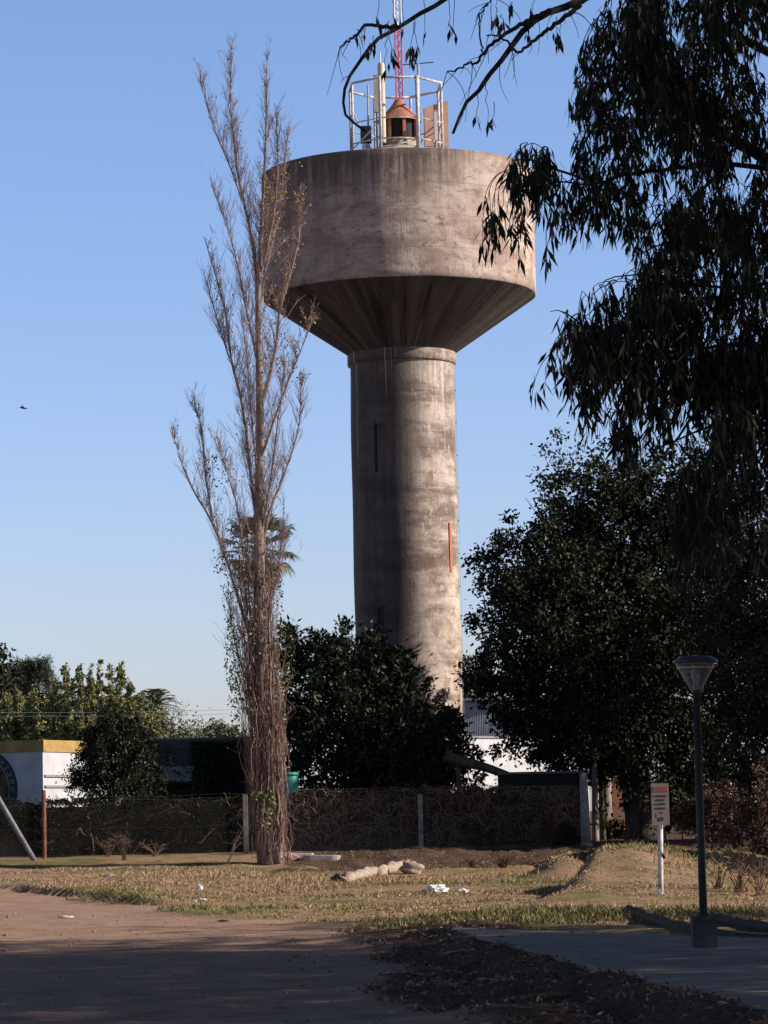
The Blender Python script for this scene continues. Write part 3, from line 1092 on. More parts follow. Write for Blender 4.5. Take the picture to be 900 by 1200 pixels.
def leafy(name, label, base_px, Y, lobes, mat, bark, trunk_r, clumps=600, per=50, cr=.34, ll=(.12, .22), lw=.5, cat="tree", group=None, squash=1.0, trunk_top=.6, limbs=True, dz=None, leaf_part="crown", droop=-.25, shell=.62, basez=None):
    b = W(base_px[0], base_px[1], Y)
    b[2] = float(tz(np.array([b[0]]), np.array([Y]))[0]) if basez is None else basez
    t = thing(name, label, cat, b, group)
    C, Rr = [], []
    for lb in lobes:
        px, py, pr = lb[:3]
        dy = lb[3] if len(lb) > 3 else rng.uniform(-.8, .8)
        C.append(W(px, py, Y + dy))
        Rr.append(pr * Y / F)
    C, Rr = np.array(C), np.array(Rr)
    # bark: trunk, and limbs reaching into every lobe
    if trunk_r:
        topc = C[np.argmax(C[:, 2])]
        mid = np.array([C[:, 0].mean(), C[:, 1].mean(), b[2] + (topc[2] - b[2]) * trunk_top])
        P = smooth_line(np.array([b - [0, 0, .25], b + [0, 0, .4], b * .55 + mid * .45 + rng.normal(0, .12, 3), mid]), 14)
        rr = np.interp(np.linspace(0, 1, 14), [0, .08, .25, 1], [trunk_r * 1.5, trunk_r * 1.12, trunk_r * .9, trunk_r * .35])
        MB().tube(P, rr, 12).build("trunk", bark, t, smooth=True)
        if limbs:
            lm = MB()
            for c, r_ in zip(C, Rr):
                k = int(rng.integers(4, 11))
                q = P[k]
                e = c + np.array([0, 0, r_ * .25])
                L = bez(q, q * .5 + e * .5 + [0, 0, .3 * np.linalg.norm(e - q) * .4], e, 9)
                lm.tube(L, np.linspace(rr[k] * .55, .025, 9), 6)
                for _ in range(7):
                    s = L[int(rng.integers(4, 9))]
                    e2 = c + ball(1)[0] * r_ * .9
                    lm.tube(bez(s, (s + e2) / 2 + [0, 0, .2], e2, 6), np.linspace(.03, .008, 6), 4, False)
            lm.build("branch", bark, t, smooth=True)
    pw = Rr ** 2.2
    pw = pw / pw.sum()
    ids = rng.choice(len(C), clumps, p=pw)
    u = ball(clumps)
    rad = (shell + (1.04 - shell) * rng.random(clumps) ** .7)
    sprig = rng.random(clumps) < .16
    rad = np.where(sprig, rng.uniform(1.02, 1.32, clumps), rad)
    cc = C[ids] + u * (Rr[ids] * rad)[:, None] * np.array([1, 1, squash])
    cs = cr * rng.uniform(.6, 1.35, clumps) * np.where(sprig, .62, 1)
    P = np.repeat(cc, per, 0) + rng.normal(size=(clumps * per, 3)) * np.repeat(cs, per)[:, None] * .5
    ax = rng.normal(0, .8, P.shape) + np.repeat(u, per, 0) * .5 + [0, 0, droop]
    L = rng.uniform(ll[0], ll[1], len(P))
    tint = np.clip(np.repeat(rng.uniform(.1, .9, clumps), per) + rng.normal(0, .2, len(P)), 0, 1)
    ok = P[:, 2] > b[2] + .02
    MB().leaves(P[ok], ax[ok], L[ok], L[ok] * lw, tint[ok]).build(leaf_part, mat, t)
    return t


M_bark = rough_mat("dark_bark", (.035, .028, .022), (.10, .08, .065), 6, .95, .1, .6, .03, (1, 1, .3))
M_dk = leaf_mat("evergreen_leaves", [(0, (.008, .012, .005)), (.6, (.017, .022, .010)), (1, (.05, .056, .027))], .55, .10)
M_mag = leaf_mat("glossy_leaves", [(0, (.008, .013, .006)), (.6, (.015, .022, .009)), (1, (.03, .04, .018))], .45, .16)
M_gr = leaf_mat("greygreen_leaves", [(0, (.011, .013, .008)), (.6, (.022, .025, .014)), (1, (.055, .056, .03))], .6, .08)
M_yel = leaf_mat("yellowing_leaves", [(0, (.06, .075, .032)), (.5, (.13, .15, .065)), (.8, (.22, .22, .09)), (1, (.36, .28, .085))], .5, .2, .15)
M_br = leaf_mat("dry_shrub_leaves", [(0, (.04, .022, .014)), (.5, (.08, .045, .03)), (.8, (.14, .085, .055)), (1, (.07, .07, .032))], .7, .12)
M_far = leaf_mat("far_leaves", [(0, (.06, .068, .04)), (.6, (.11, .115, .07)), (1, (.17, .16, .10))], .6, .25)

leafy("broadleaf_tree", "huge dark evergreen tree with a dense ragged crown behind the small sign", (757, 984), 111.5,
      [(680, 590, 70, .5), (735, 625, 88, 1.2), (640, 655, 66, -.5), (598, 668, 38, 0), (625, 590, 24, .3), (600, 735, 46, -.8), (575, 800, 32, 0), (650, 740, 80, -1.5), (640, 820, 64, -1), (720, 760, 100, -2), (800, 680, 95, 1),
       (815, 790, 90, .5), (745, 840, 84, -1.5), (680, 868, 42, 0), (780, 590, 62, 1.5), (850, 620, 70, 2), (820, 870, 48, 0), (700, 690, 90, 2.5), (610, 852, 22, 0), (568, 655, 14, 0), (655, 805, 58, 5.2), (700, 800, 60, 6), (598, 838, 24, 0), (626, 862, 24, .5), (655, 876, 28, 0), (700, 886, 30, 0), (742, 890, 28, -.5), (611, 878, 13, 0), (640, 893, 16, 0), (672, 899, 16, 0), (560, 815, 18, .3), (870, 700, 80, 3), (880, 800, 80, 3), (790, 880, 46, 1), (840, 560, 50, 2.5)],
      M_dk, M_bark, .6, 2500, 62, .42, (.12, .22), .52, shell=.45)
leafy("magnolia_tree", "dark glossy-leaved tree in front of the tower's foot beside the poplar", (430, 985), 109,
      [(365, 800, 48, .5), (385, 772, 34, 0), (345, 762, 26, .4), (425, 785, 38, .5), (455, 808, 40, 0), (395, 850, 55, -.8), (455, 860, 55, -1), (505, 868, 42, .6), (535, 900, 26, .4), (370, 890, 50, 0), (430, 905, 45, -1), (490, 905, 40, -.5), (402, 750, 16, .3), (440, 762, 14, .3)],
      M_mag, M_bark, .22, 800, 46, .36, (.15, .27), .42, droop=.1)
leafy("round_bush", "dark round bush hiding the white building's sunny wall", (130, 985), 107,
      [(136, 880, 38, 0), (132, 853, 22, 0), (110, 905, 27, -.3), (162, 905, 32, 0), (118, 870, 22, 0), (154, 868, 22, 0), (135, 925, 38, -.4), (88, 908, 10, 0)],
      M_mag, M_bark, .12, 520, 50, .26, (.07, .14), .5, cat="bush")
leafy("willow_tree", "grey-green untidy tree over the brown bushes near the street lamp", (915, 972), 103,
      [(880, 690, 70, 0), (930, 660, 90, 1), (850, 770, 60, -.6), (900, 790, 75, 0), (960, 780, 90, 1), (870, 860, 55, 0), (920, 880, 60, -.4), (840, 700, 40, .3), (1010, 700, 110, 1), (1060, 800, 120, 1), (1130, 720, 120, 0), (1000, 880, 80, 0)],
      M_gr, M_bark, .38, 1250, 46, .45, (.12, .24), .42, droop=-.6)
leafy("shade_tree", "tall dark tree beyond the grey-green one at the edge of the picture", (1240, 972), 101,
      [(1200, 640, 140, 0), (1290, 700, 150, 1), (1180, 780, 120, -1), (1330, 560, 120, 0), (1240, 540, 110, 1), (1300, 830, 110, 0)],
      M_dk, M_bark, .45, 420, 40, .7, (.3, .5), .6)

leafy("broad_thicket", "wide dark thicket closing the view behind the brown bushes", (880, 965), 140,
      [(790, 930, 34), (830, 915, 40), (870, 925, 40), (910, 910, 50), (960, 905, 60), (850, 945, 30), (765, 945, 20)],
      M_gr, M_bark, .12, 420, 40, .4, (.16, .3), .5, cat="thicket")
# bushes on the bank to the right
for i, (bx, by, Y, lobes, mt_, lab) in enumerate((
        (890, 1002, 93, [(890, 955, 36), (868, 968, 24), (915, 930, 40), (850, 985, 16), (900, 990, 28)], M_br, "reddish-brown dry bush on the bank, nearest the picture's edge"),
        (835, 985, 96, [(830, 950, 26), (808, 958, 20), (850, 940, 22), (838, 970, 20)], M_br, "brown dry bush behind the street lamp's pole"),
        (800, 970, 112, [(795, 945, 20), (815, 935, 24), (780, 950, 12)], M_gr, "low green bush between the sign and the street lamp"),
        (905, 1040, 80, [(912, 1010, 22), (890, 1026, 14), (930, 1000, 30)], M_br, "small brown bush on the lip of the ditch"))):
    leafy("dry_bush", lab, (bx, by), Y, lobes, mt_, M_bark, .05, 190, 44, .22, (.07, .14), .45, cat="bush", trunk_top=.4, shell=.2)
leafy("red_bush", "low dry red-leaved bush beside the brick pillar", (722, 985), 119,
      [(718, 972, 9), (730, 970, 9), (709, 974, 7), (725, 976, 9)], M_br, M_bark, .04, 60, 30, .2, (.1, .18), .5, cat="bush", shell=.2)

# ------------------------------------------------------------------ background trees
M_pine = leaf_mat("pine_needles", [(0, (.015, .02, .012)), (1, (.05, .055, .03))], .6, .3)
grp = "young poplars behind the white building"
yp = [(78, 780, 8), (94, 784, 7), (106, 783, 8), (117, 778, 9), (130, 783, 7), (141, 781, 7), (60, 796, 11), (40, 806, 12), (22, 812, 12), (6, 815, 12), (68, 806, 9), (152, 796, 10), (165, 812, 9), (86, 800, 9)]
pos_w = ["with the widest crown, under the pines", "slightly bent", "thin and straight", "tallest and thickest", "thin, leaning", "thin, the last of the bare-tipped row", "broad, beside the pines", "broad, in front of the pines", "low and broad under the dark pines", "low, by the picture's edge", "short, filling the row", "yellowish, by the small palm", "lowest, in front of the small palm", "short and narrow in the row's middle"]
for i, (px, py, w_) in enumerate(yp):
    Y = 150 + rng.uniform(-4, 6)
    lobes = []
    y_ = py - 3
    while y_ < 880:
        f = min(1, .30 + (y_ - py) / 75)
        lobes.append((px + rng.normal(0, 1.3) - (y_ - py) * .02, y_, w_ * f * rng.uniform(.6, 1.05), rng.uniform(-.3, .3)))
        y_ += w_ * 1.0 * f + 2
    leafy("young_poplar", "young yellowing poplar behind the white building, " + pos_w[i], (px, 955), Y, lobes, M_yel, M_pop, .05, 230, 12, .11, (.09, .16), .8, group=grp, limbs=False, shell=.0, trunk_top=1.0)
for (px, py, Y, sc_, lab) in ((24, 776, 175, 22, "dark flat-topped pine, the shorter of two behind the young poplars"), (47, 776, 172, 26, "dark flat-topped pine, the broader of two behind the young poplars")):
    lobes = []
    for k in range(7):
        yy = py + 4 + k * 9
        ww = sc_ * (.35 + .11 * k)
        for s in (-1, 0, 1):
            lobes.append((px + s * ww * .6 + rng.normal(0, 2), yy + abs(s) * -2 + rng.normal(0, 1.5), 4.2 + k * .4, rng.uniform(-.8, .8)))
    leafy("pine_tree", lab, (px, 958), Y, lobes, M_pine, M_bark, .2, 320, 26, .3, (.2, .4), .12, shell=.1, limbs=False, trunk_top=1.0)
leafy("dark_tree", "dark bushy tree at the picture's edge behind the white building", (-14, 960), 160, [(-12, 800, 26), (-2, 775, 10), (-30, 770, 30), (0, 815, 16), (-14, 840, 30)], M_dk, M_bark, .25, 260, 30, .35, (.18, .3), .5)
leafy("bushy_tree", "broad green tree filling in behind the row of young poplars", (110, 958), 158, [(30, 848, 26), (75, 846, 26), (115, 844, 26), (150, 846, 24), (5, 854, 26), (175, 850, 18)], M_yel, M_bark, .25, 420, 30, .4, (.16, .28), .6)
for i, (px, py, r_, Y, lab) in enumerate(((205, 850, 20, 150, "thin bare shrub rising beside the small palm"), (228, 858, 16, 155, "thin bare shrub nearer the tall poplar"))):
    b = W(px, 940, Y)
    t = thing("bare_shrub", lab, "shrub", (b[0], Y, .5))
    mb = MB()
    for k in range(170):
        az, ele = rng.random() * 6.28, rng.uniform(.5, 1.5)
        d = np.array([math.cos(az) * math.cos(ele), math.sin(az) * math.cos(ele), math.sin(ele)])
        L = rng.uniform(.6, 1.0) * (940 - py + r_) * Y / F
        p0 = np.array([b[0], Y, .5])
        e = p0 + d * L + [0, 0, -.2]
        P = bez(p0, p0 + d * L * .5 + [0, 0, .4], e, 7)
        mb.tube(P, np.linspace(.025, .008, 7), 3, False, rng.random())
        for _ in range(4):
            s = P[int(rng.integers(3, 7))]
            mb.tube([s, s + (d + rng.normal(0, .5, 3)) * .35, s + (d + rng.normal(0, .6, 3)) * .7], [.012, .009, .006], 3, False, rng.random())
    mb.build("crown", M_twig, t)
    l_ = MB()
    pts = np.array([b[0], Y, 0]) + rng.normal(0, 1, (500, 3)) * [r_ * Y / F * .7, .5, r_ * Y / F * .6] + [0, 0, W(px, py, Y)[2]]
    l_.leaves(pts, rng.normal(0, 1, pts.shape), .14, .07).build("foliage", M_far, t)
for i, (px, py, r_, Y, lab) in enumerate(((252, 862, 13, 230, "far grey-green tree low above the dark wall by the tall poplar"), (272, 868, 14, 225, "far low grey-green tree half behind the tall poplar"), (190, 862, 14, 190, "far olive tree below the small palm"), (549, 798, 22, 165, "far green tree just showing beside the tower shaft"), (222, 872, 16, 210, "far grey-green tree behind the bare shrubs"))):
    leafy("far_tree", lab, (px, 955), Y, [(px, py, r_), (px - r_ * .8, py + r_ * .6, r_ * .7), (px + r_ * .8, py + r_ * .5, r_ * .7), (px, py + r_, r_)], M_far, M_bark, .15, 140, 26, .4, (.2, .34), .5)

# palms
M_frond = leaf_mat("palm_frond", [(0, (.035, .045, .02)), (.5, (.07, .08, .035)), (.8, (.12, .115, .055)), (1, (.24, .18, .09))], .5, .35)
M_ptr = rough_mat("palm_trunk", (.13, .10, .08), (.26, .21, .17), 4, .9, .15, .6, .04, (1, 1, 4))
PPY = 128.0
pc = W(304, 642, PPY)
palm = thing("fan_palm", "fan palm showing through the tall poplar's branches", "palm", (W(310, 985, PPY)[0], PPY, .5))
P = smooth_line([np.array(palm["_o"]) - [0, 0, .2], np.array([(palm["_o"][0] + pc[0]) / 2 + .1, PPY, pc[2] * .5]), pc - [0, 0, .2]], 20)
MB().tube(P, np.linspace(.28, .16, 20), 10).build("trunk", M_ptr, palm, smooth=True)
fr = MB()
for k in range(60):
    az = k * 2.4 + rng.normal(0, .2)
    el = R(75) - (k / 60) * R(150) + rng.normal(0, .1)
    d = np.array([math.cos(az) * math.cos(el), math.sin(az) * math.cos(el), math.sin(el)])
    Lp = rng.uniform(.9, 1.25) if el > -.6 else rng.uniform(.7, 1.0)
    hub = pc + d * Lp + [0, 0, -.12 * Lp]
    fr.tube(bez(pc, pc + d * Lp * .6, hub, 5), .014, 3, False, .5)
    side = unit(np.cross(d, UP) + 1e-6)
    nrm = unit(np.cross(side, d))
    dead = el < -.5
    for j in range(17):
        th = (j - 8) / 8 * R(80)
        dd = unit(d * math.cos(th) + side * math.sin(th) + nrm * .1)
        Ls = .95 * (1 - .25 * abs(j - 8) / 8) * rng.uniform(.85, 1.1)
        w_ = unit(np.cross(dd, nrm)) * .035
        m1 = hub + dd * Ls * .6
        e = hub + dd * Ls * .9 + [0, 0, -.28 * Ls * rng.uniform(.6, 1.4)]
        tn = rng.uniform(.8, 1) if dead and rng.random() < .6 else rng.uniform(0, .7)
        fr.add([hub, m1 + w_, e, m1 - w_], np.array([[0, 1, 2, 3]]), tn)
fr.build("crown", M_frond, palm)
SPY = 165.0
pc = W(181, 830, SPY)
sp = thing("feather_palm", "small palm with arching feather fronds beyond the dark bush", "palm", (pc[0], SPY, .5))
MB().tube([(pc[0], SPY, .3), (pc[0], SPY, 3), pc], [.25, .2, .16], 8).build("trunk", M_ptr, sp)
fr = MB()
for k in range(34):
    az = k * 2.4
    el = R(80) - (k / 34) * R(85)
    d = np.array([math.cos(az) * math.cos(el), math.sin(az) * math.cos(el), math.sin(el)])
    e = pc + d * 1.5 + [0, 0, -.5]
    P = bez(pc, pc + d * 1.0 + [0, 0, .15], e, 12)
    fr.tube(P, np.linspace(.02, .006, 12), 3, False, .5)
    side = unit(np.cross(d, UP) + 1e-6)
    for j in range(2, 12):
        for s in (-1, 1):
            q = P[j]
            tp_ = q + side * s * .42 + d * .18 + [0, 0, -.12]
            fr.add([q - d * .03, tp_, q + d * .03], np.array([[0, 1, 2]]), rng.uniform(0, .6))
fr.build("crown", M_frond, sp)

# ------------------------------------------------------------------ eucalyptus
EX, EY = 8.6, 29.0
M_euc = rough_mat("eucalyptus_bark", (.009, .008, .008), (.026, .022, .02), 3, .9, .15, .5, .02, (1, 1, .3))
M_eul = leaf_mat("eucalyptus_leaves", [(0, (.009, .012, .006)), (.6, (.019, .022, .012)), (.96, (.06, .06, .032)), (1, (.14, .08, .05))], .5, .10)
ez = float(tz(np.array([EX]), np.array([EY]))[0])
euc = thing("eucalyptus_tree", "large eucalyptus with drooping leaf strands and bare limbs reaching across the sky", "tree", (EX, EY, .05))
trP = smooth_line(np.array([[EX, EY, -.3], [EX, EY, .6], [EX + .2, EY, 5], [EX + .5, EY + .4, 10], [EX + .2, EY, 15.5]]), 24)
trr = np.interp(np.linspace(0, 1, 24), [0, .06, .4, 1], [.75, .55, .4, .12])
MB().tube(trP, trr, 14).build("trunk", M_euc, euc, smooth=True)


def E(x, y, Y):
    return W(x, y, Y)


limb_px = [   # visible limbs: photo points, depth at the trunk end and at the tip, radius at the frame edge, tip radius
    ([(1010, 470), (930, 420), (871, 445), (820, 475), (795, 512), (770, 540)], 28, 26.5, .035, .006),
    ([(1000, 520), (900, 470), (860, 488), (810, 508), (765, 528)], 28.5, 28, .03, .006),
    ([(1020, 260), (900, 190), (840, 150), (802, 130), (784, 113), (769, 87), (768, 25), (772, -60)], 28.5, 27, .06, .03),
    ([(769, 22), (735, 38), (712, 52), (692, 78), (672, 98)], 27.1, 26.4, .026, .006),
    ([(800, 128), (760, 96), (735, 101), (712, 130), (692, 156), (677, 176)], 27.5, 26.8, .036, .006),
    ([(1000, 230), (880, 190), (800, 196), (753, 202), (721, 208), (695, 217), (669, 204), (640, 194), (622, 186), (600, 188)], 28, 25.5, .026, .006),
    ([(695, 217), (668, 213), (636, 213), (615, 207), (592, 200)], 26.1, 25.4, .009, .004),
    ([(800, -90), (720, -25), (680, 2), (640, 14), (612, 35), (590, 68), (565, 98), (541, 126), (531, 156)], 27, 25.5, .055, .012),
    ([(645, 12), (610, 28), (585, 45), (566, 62), (558, 76), (548, 74), (538, 80), (524, 84)], 26.2, 25.8, .024, .006),
    ([(680, 6), (655, 26), (622, 50), (606, 64), (598, 50), (580, 40), (570, 42)], 26.5, 26.2, .024, .006),
    ([(620, -70), (560, -25), (522, 0), (495, 16), (465, 33), (440, 48), (420, 72), (406, 96), (402, 116), (403, 134), (414, 144), (428, 154)], 26.5, 25.2, .036, .009),
    ([(468, 32), (452, 31), (430, 28), (418, 40), (398, 57)], 25.6, 25.3, .02, .006),
    ([(566, 62), (560, 30), (563, 12), (575, 2), (585, -20)], 25.9, 26, .008, .005),
    ([(1000, 350), (900, 330), (840, 338), (790, 328), (760, 324), (735, 322), (712, 326), (695, 345)], 28.5, 26.5, .02, .003),
    ([(1010, 420), (880, 400), (800, 412), (740, 412), (705, 404), (680, 380), (660, 362), (645, 365)], 28, 26, .022, .003),
    ([(1020, 600), (930, 560), (880, 580), (840, 610), (815, 640)], 28, 27, .03, .006),
    ([(1000, 120), (900, 60), (840, 30), (800, -10), (780, -60)], 29.5, 29, .05, .03),
    ([(1000, 320), (890, 280), (830, 270), (780, 285), (745, 300)], 29.5, 29, .03, .006),
]
epts, allseg = [], []
for (pts, Ya, Yb_, ra, rb) in limb_px:
    k = len(pts)
    P = np.array([E(x, y, Ya + (Yb_ - Ya) * i / (k - 1)) for i, (x, y) in enumerate(pts)])
    rr0, r1 = ra, rb
    n_ = 6 * k
    if pts[0][0] >= 780 and pts[0][1] > -100 and pts[0][0] >= 990:
        zj = float(np.clip(P[0][2] - 1.2, 2.5, 14))
        s = np.array([np.interp(zj, trP[:, 2], trP[:, 0]), np.interp(zj, trP[:, 2], trP[:, 1]), zj])
        P = np.concatenate([[s], [(s + P[0]) / 2 + [0, 0, .5]], P])
        rad = np.interp(np.linspace(0, 1, n_), [0, .35, 1], [.16, ra * 1.5, rb])
    elif pts[0][1] < -60:
        s = np.array([np.interp(11.5, trP[:, 2], trP[:, 0]), np.interp(11.5, trP[:, 2], trP[:, 1]), 11.5])
        P = np.concatenate([[s], [(s * .4 + P[0] * .6) + [0, 0, 1.0]], P])
        rad = np.interp(np.linspace(0, 1, n_), [0, .5, .6, 1], [.15, ra * 1.5, ra, rb])
    else:
        rad = np.linspace(ra, rb, n_)
    Q = smooth_line(P, n_, 1)
    Q[1:-1] += rng.normal(0, .006, (n_ - 2, 3))
    o = MB().tube(Q, rad, 7).build("branch", M_euc, euc, smooth=True)
    epts.append(Q)
epts_all = np.concatenate(epts)
# limbs on the far side of the frame edge
for k in range(16):
    z0 = rng.uniform(3.5, 14)
    s = np.array([np.interp(z0, trP[:, 2], trP[:, 0]), np.interp(z0, trP[:, 2], trP[:, 1]), z0])
    az = rng.uniform(-2.0, 2.0) if k % 3 else rng.uniform(1.3, 5)
    L = rng.uniform(3, 6.5)
    e = s + [math.cos(az) * L, math.sin(az) * L, rng.uniform(.5, 3)]
    Q = bez(s, (s + e) / 2 + [0, 0, 1], e, 10)
    MB().tube(Q, np.linspace(.14, .02, 10), 7).build("branch", M_euc, euc, smooth=True)
tws, lv = MB(), MB()
LP, LA, LL = [], [], []


def strand(a, L, n_leaf, spread=.1, lean=None):
    """a hanging twig with leaves along its lower two thirds"""
    d = rng.normal(0, .22, 2) if lean is None else np.array(lean) + rng.normal(0, .08, 2)
    e = a + np.array([d[0] * L, d[1] * L, -L])
    P = bez(a, a + np.array([d[0] * L * .9, d[1] * L * .9, -L * .25]), e, 6)
    tws.tube(P, np.linspace(.0045, .002, 6), 3, False)
    for i in range(n_leaf):
        t_ = rng.uniform(.25, 1.0)
        q = P[int(t_ * 5)] + rng.normal(0, spread * .25, 3)
        LP.append(q)
        LA.append([rng.normal(0, .36), rng.normal(0, .36), -1])
        LL.append(rng.uniform(.11, .21))


pool = np.zeros((120000, 3))
pool[:len(epts_all)] = epts_all
npool = len(epts_all)


def connect(a, lift=.12):
    """grow a thin branchlet from the nearest wood, which later ones may fork from"""
    global npool
    k = np.argmin(((pool[:npool] - a) ** 2).sum(1))
    q = pool[k].copy()
    dq = np.linalg.norm(q - a)
    if dq > .04:
        P = bez(q, (q * .4 + a * .6) + [0, 0, min(.22, .25 * dq)] + rng.normal(0, .06 * dq, 3), a, 7)
        tws.tube(P, np.linspace(min(.014, .004 + .006 * dq), .0038, 7), 3, False)
        pool[npool:npool + 5] = P[2:]
        npool += 5


dens = [   # centre, radii, strands, length range, leaves per strand, depth range
    (835, 20, 125, 80, 340, (.35, .8), 17, 25.5, 31), (735, 45, 50, 40, 60, (.3, .6), 12, 26, 28), (705, 95, 28, 28, 26, (.25, .5), 11, 26, 27.5),
    (840, 170, 105, 105, 340, (.35, .8), 17, 25.5, 31), (725, 165, 50, 60, 70, (.3, .6), 12, 26, 28), (712, 215, 55, 26, 44, (.25, .55), 11, 25.6, 27),
    (660, 205, 22, 8, 9, (.2, .4), 8, 25.5, 26), (680, 100, 12, 10, 8, (.2, .4), 10, 26, 26.6),
    (865, 320, 95, 110, 300, (.4, .85), 17, 25.5, 31), (775, 290, 45, 55, 80, (.3, .6), 13, 26, 28), (760, 355, 75, 42, 150, (.3, .7), 14, 26, 28.5), (700, 390, 42, 26, 64, (.3, .6), 11, 25.8, 27),
    (665, 375, 26, 20, 26, (.25, .55), 9, 25.8, 26.6), (735, 410, 60, 28, 75, (.3, .75), 12, 26, 28), (690, 440, 20, 22, 12, (.2, .5), 10, 26, 27),
    (840, 440, 90, 50, 80, (.3, .6), 13, 26, 30), (755, 470, 55, 25, 36, (.25, .5), 10, 26.5, 28), (870, 500, 60, 50, 105, (.35, .8), 17, 26, 30), (885, 440, 50, 60, 120, (.4, .8), 17, 26, 30), (845, 580, 60, 40, 40, (.3, .8), 14, 26.5, 29), (890, 610, 40, 40, 40, (.4, .8), 15, 26.5, 29.5), (820, 570, 30, 40, 30, (.4, .8), 12, 26.5, 28.5),
    (605, 160, 25, 14, 12, (.15, .35), 12, 25.4, 25.8), (612, 190, 22, 10, 26, (.15, .32), 15, 25.3, 25.8), (632, 175, 8, 20, 7, (.2, .3), 12, 25.4, 25.8),
]
todo = []
for (cx, cy, rx, ry, cnt, lr, nl, ya, yb_) in dens:
    big = cnt > 100
    for _ in range(max(1, int(cnt * (.70 if big else .9) / 8))):
        aa, q = rng.random() * 6.28, rng.random() ** .5
        px, py, Yc = cx + rx * q * math.cos(aa), cy + ry * q * math.sin(aa), rng.uniform(ya, yb_)
        sg = min(11, rx * .4) * rng.uniform(.6, 1.4)
        for _ in range(int(rng.integers(4, 13))):
            todo.append((E(px + rng.normal(0, sg), py + rng.normal(0, min(sg * .7, ry * .4)), Yc + rng.normal(0, .12)), lr, nl))
dd_ = [float(((epts_all - t_[0]) ** 2).sum(1).min()) for t_ in todo]
for i in np.argsort(dd_):
    a, lr, nl = todo[i]
    connect(a)
    strand(a, rng.uniform(*lr), int(nl * rng.uniform(.7, 1.4)))
# the bare-stemmed strands hanging in front of the tank: bare arcs, leaves only at their ends
for (sx, sy, mx, ex, y1) in ((592, 200, 566, 566, 275), (592, 200, 570, 572, 262), (596, 200, 576, 580, 268), (600, 200, 580, 584, 272), (604, 202, 588, 590, 258), (622, 205, 600, 606, 275), (622, 205, 604, 612, 240), (618, 206, 598, 601, 262), (626, 205, 612, 618, 235), (626, 206, 608, 612, 268), (634, 205, 622, 621, 228), (650, 213, 641, 642, 250), (648, 213, 630, 632, 240), (655, 214, 646, 640, 290)):
    Y = rng.uniform(25.2, 25.7)
    s, a = E(sx, sy, Y), E(ex, y1 - 18, Y)
    P = bez(s, E(mx, sy + 8, Y), a, 10)
    tws.tube(P, np.linspace(.0045, .0025, 10), 3, False)
    strand(a, .22 + .2 * rng.random(), int(rng.integers(8, 15)), lean=(0, 0))
    if rng.random() < .7:
        b_ = P[6]
        strand(b_, .3, 5, lean=(0, 0))
# sparse clusters under the bare limbs
for (x0, y0, y1, nl) in ((432, 50, 60, 6), (438, 42, 52, 5), (455, 36, 64, 9), (452, 40, 80, 5), (484, 24, 66, 9), (486, 20, 72, 6), (420, 34, 40, 2), (428, 28, 38, 2), (526, -10, 36, 3), (532, -10, 40, 2), (583, 12, 22, 10), (588, 16, 26, 9), (600, 4, 10, 6), (622, 18, 40, 7), (656, 25, 55, 9), (652, 20, 46, 7), (625, -6, 16, 6), (570, 95, 140, 3), (560, 105, 150, 2), (578, 118, 150, 3), (470, -20, 30, 2), (460, -20, 20, 2), (443, -20, 30, 2), (497, -20, 40, 2)):
    Y = rng.uniform(25.3, 26)
    a, b_ = E(x0, y0, Y), E(x0 + rng.normal(0, 3), y1, Y)
    P = np.array([a * (1 - t_) + b_ * t_ + rng.normal(0, .008, 3) for t_ in np.linspace(0, 1, 7)])
    tws.tube(P, np.linspace(.004, .002, 7), 3, False)
    for i in range(nl):
        LP.append(P[int(rng.integers(4, 7))] + rng.normal(0, .012, 3))
        LA.append([rng.normal(0, .22), rng.normal(0, .22), -1])
        LL.append(rng.uniform(.08, .16))
# bare curling twigs about the limbs
for Q in epts[7:13]:
    for _ in range(9):
        q = Q[int(rng.integers(len(Q) // 2, len(Q)))]
        L = rng.uniform(.08, .34)
        d = np.array([rng.normal(-.3, .5), rng.normal(0, .3), rng.normal(-.5, .5)])
        P = bez(q, q + d * L * .7 + rng.normal(0, .3 * L, 3), q + d * L + [0, 0, -.5 * L], 7)
        tws.tube(P, np.linspace(.004, .0018, 7), 3, False)
LP, LA, LL = np.array(LP), np.array(LA), np.array(LL)
lv.leaves(LP, LA, LL, rng.uniform(.018, .036, len(LP)))
# rest of the crown, beyond the frame edge
cn = 1500
cc = np.array([EX + 1.2, EY + 1, 8.5]) + ball(cn) * (rng.random(cn) ** .55)[:, None] * [7.0, 11.0, 6.4]
cc[:, 2] = np.maximum(cc[:, 2], 2.6 + rng.random(cn))
pxx = cc[:, 0] / cc[:, 1] * F + 450
cc = cc[pxx > 925]
per = 34
P = np.repeat(cc, per, 0) + rng.normal(size=(len(cc) * per, 3)) * [.35, .35, .4]
P = P[(P[:, 0] / P[:, 1] * F + 450) > 915]
ax = np.stack([rng.normal(0, .35, len(P)), rng.normal(0, .35, len(P)), -np.ones(len(P))], 1)
lv.leaves(P, ax, rng.uniform(.2, .34, len(P)), rng.uniform(.05, .085, len(P)))
lv.build("crown", M_eul, euc)
tws.build("twigs", M_euc, euc)
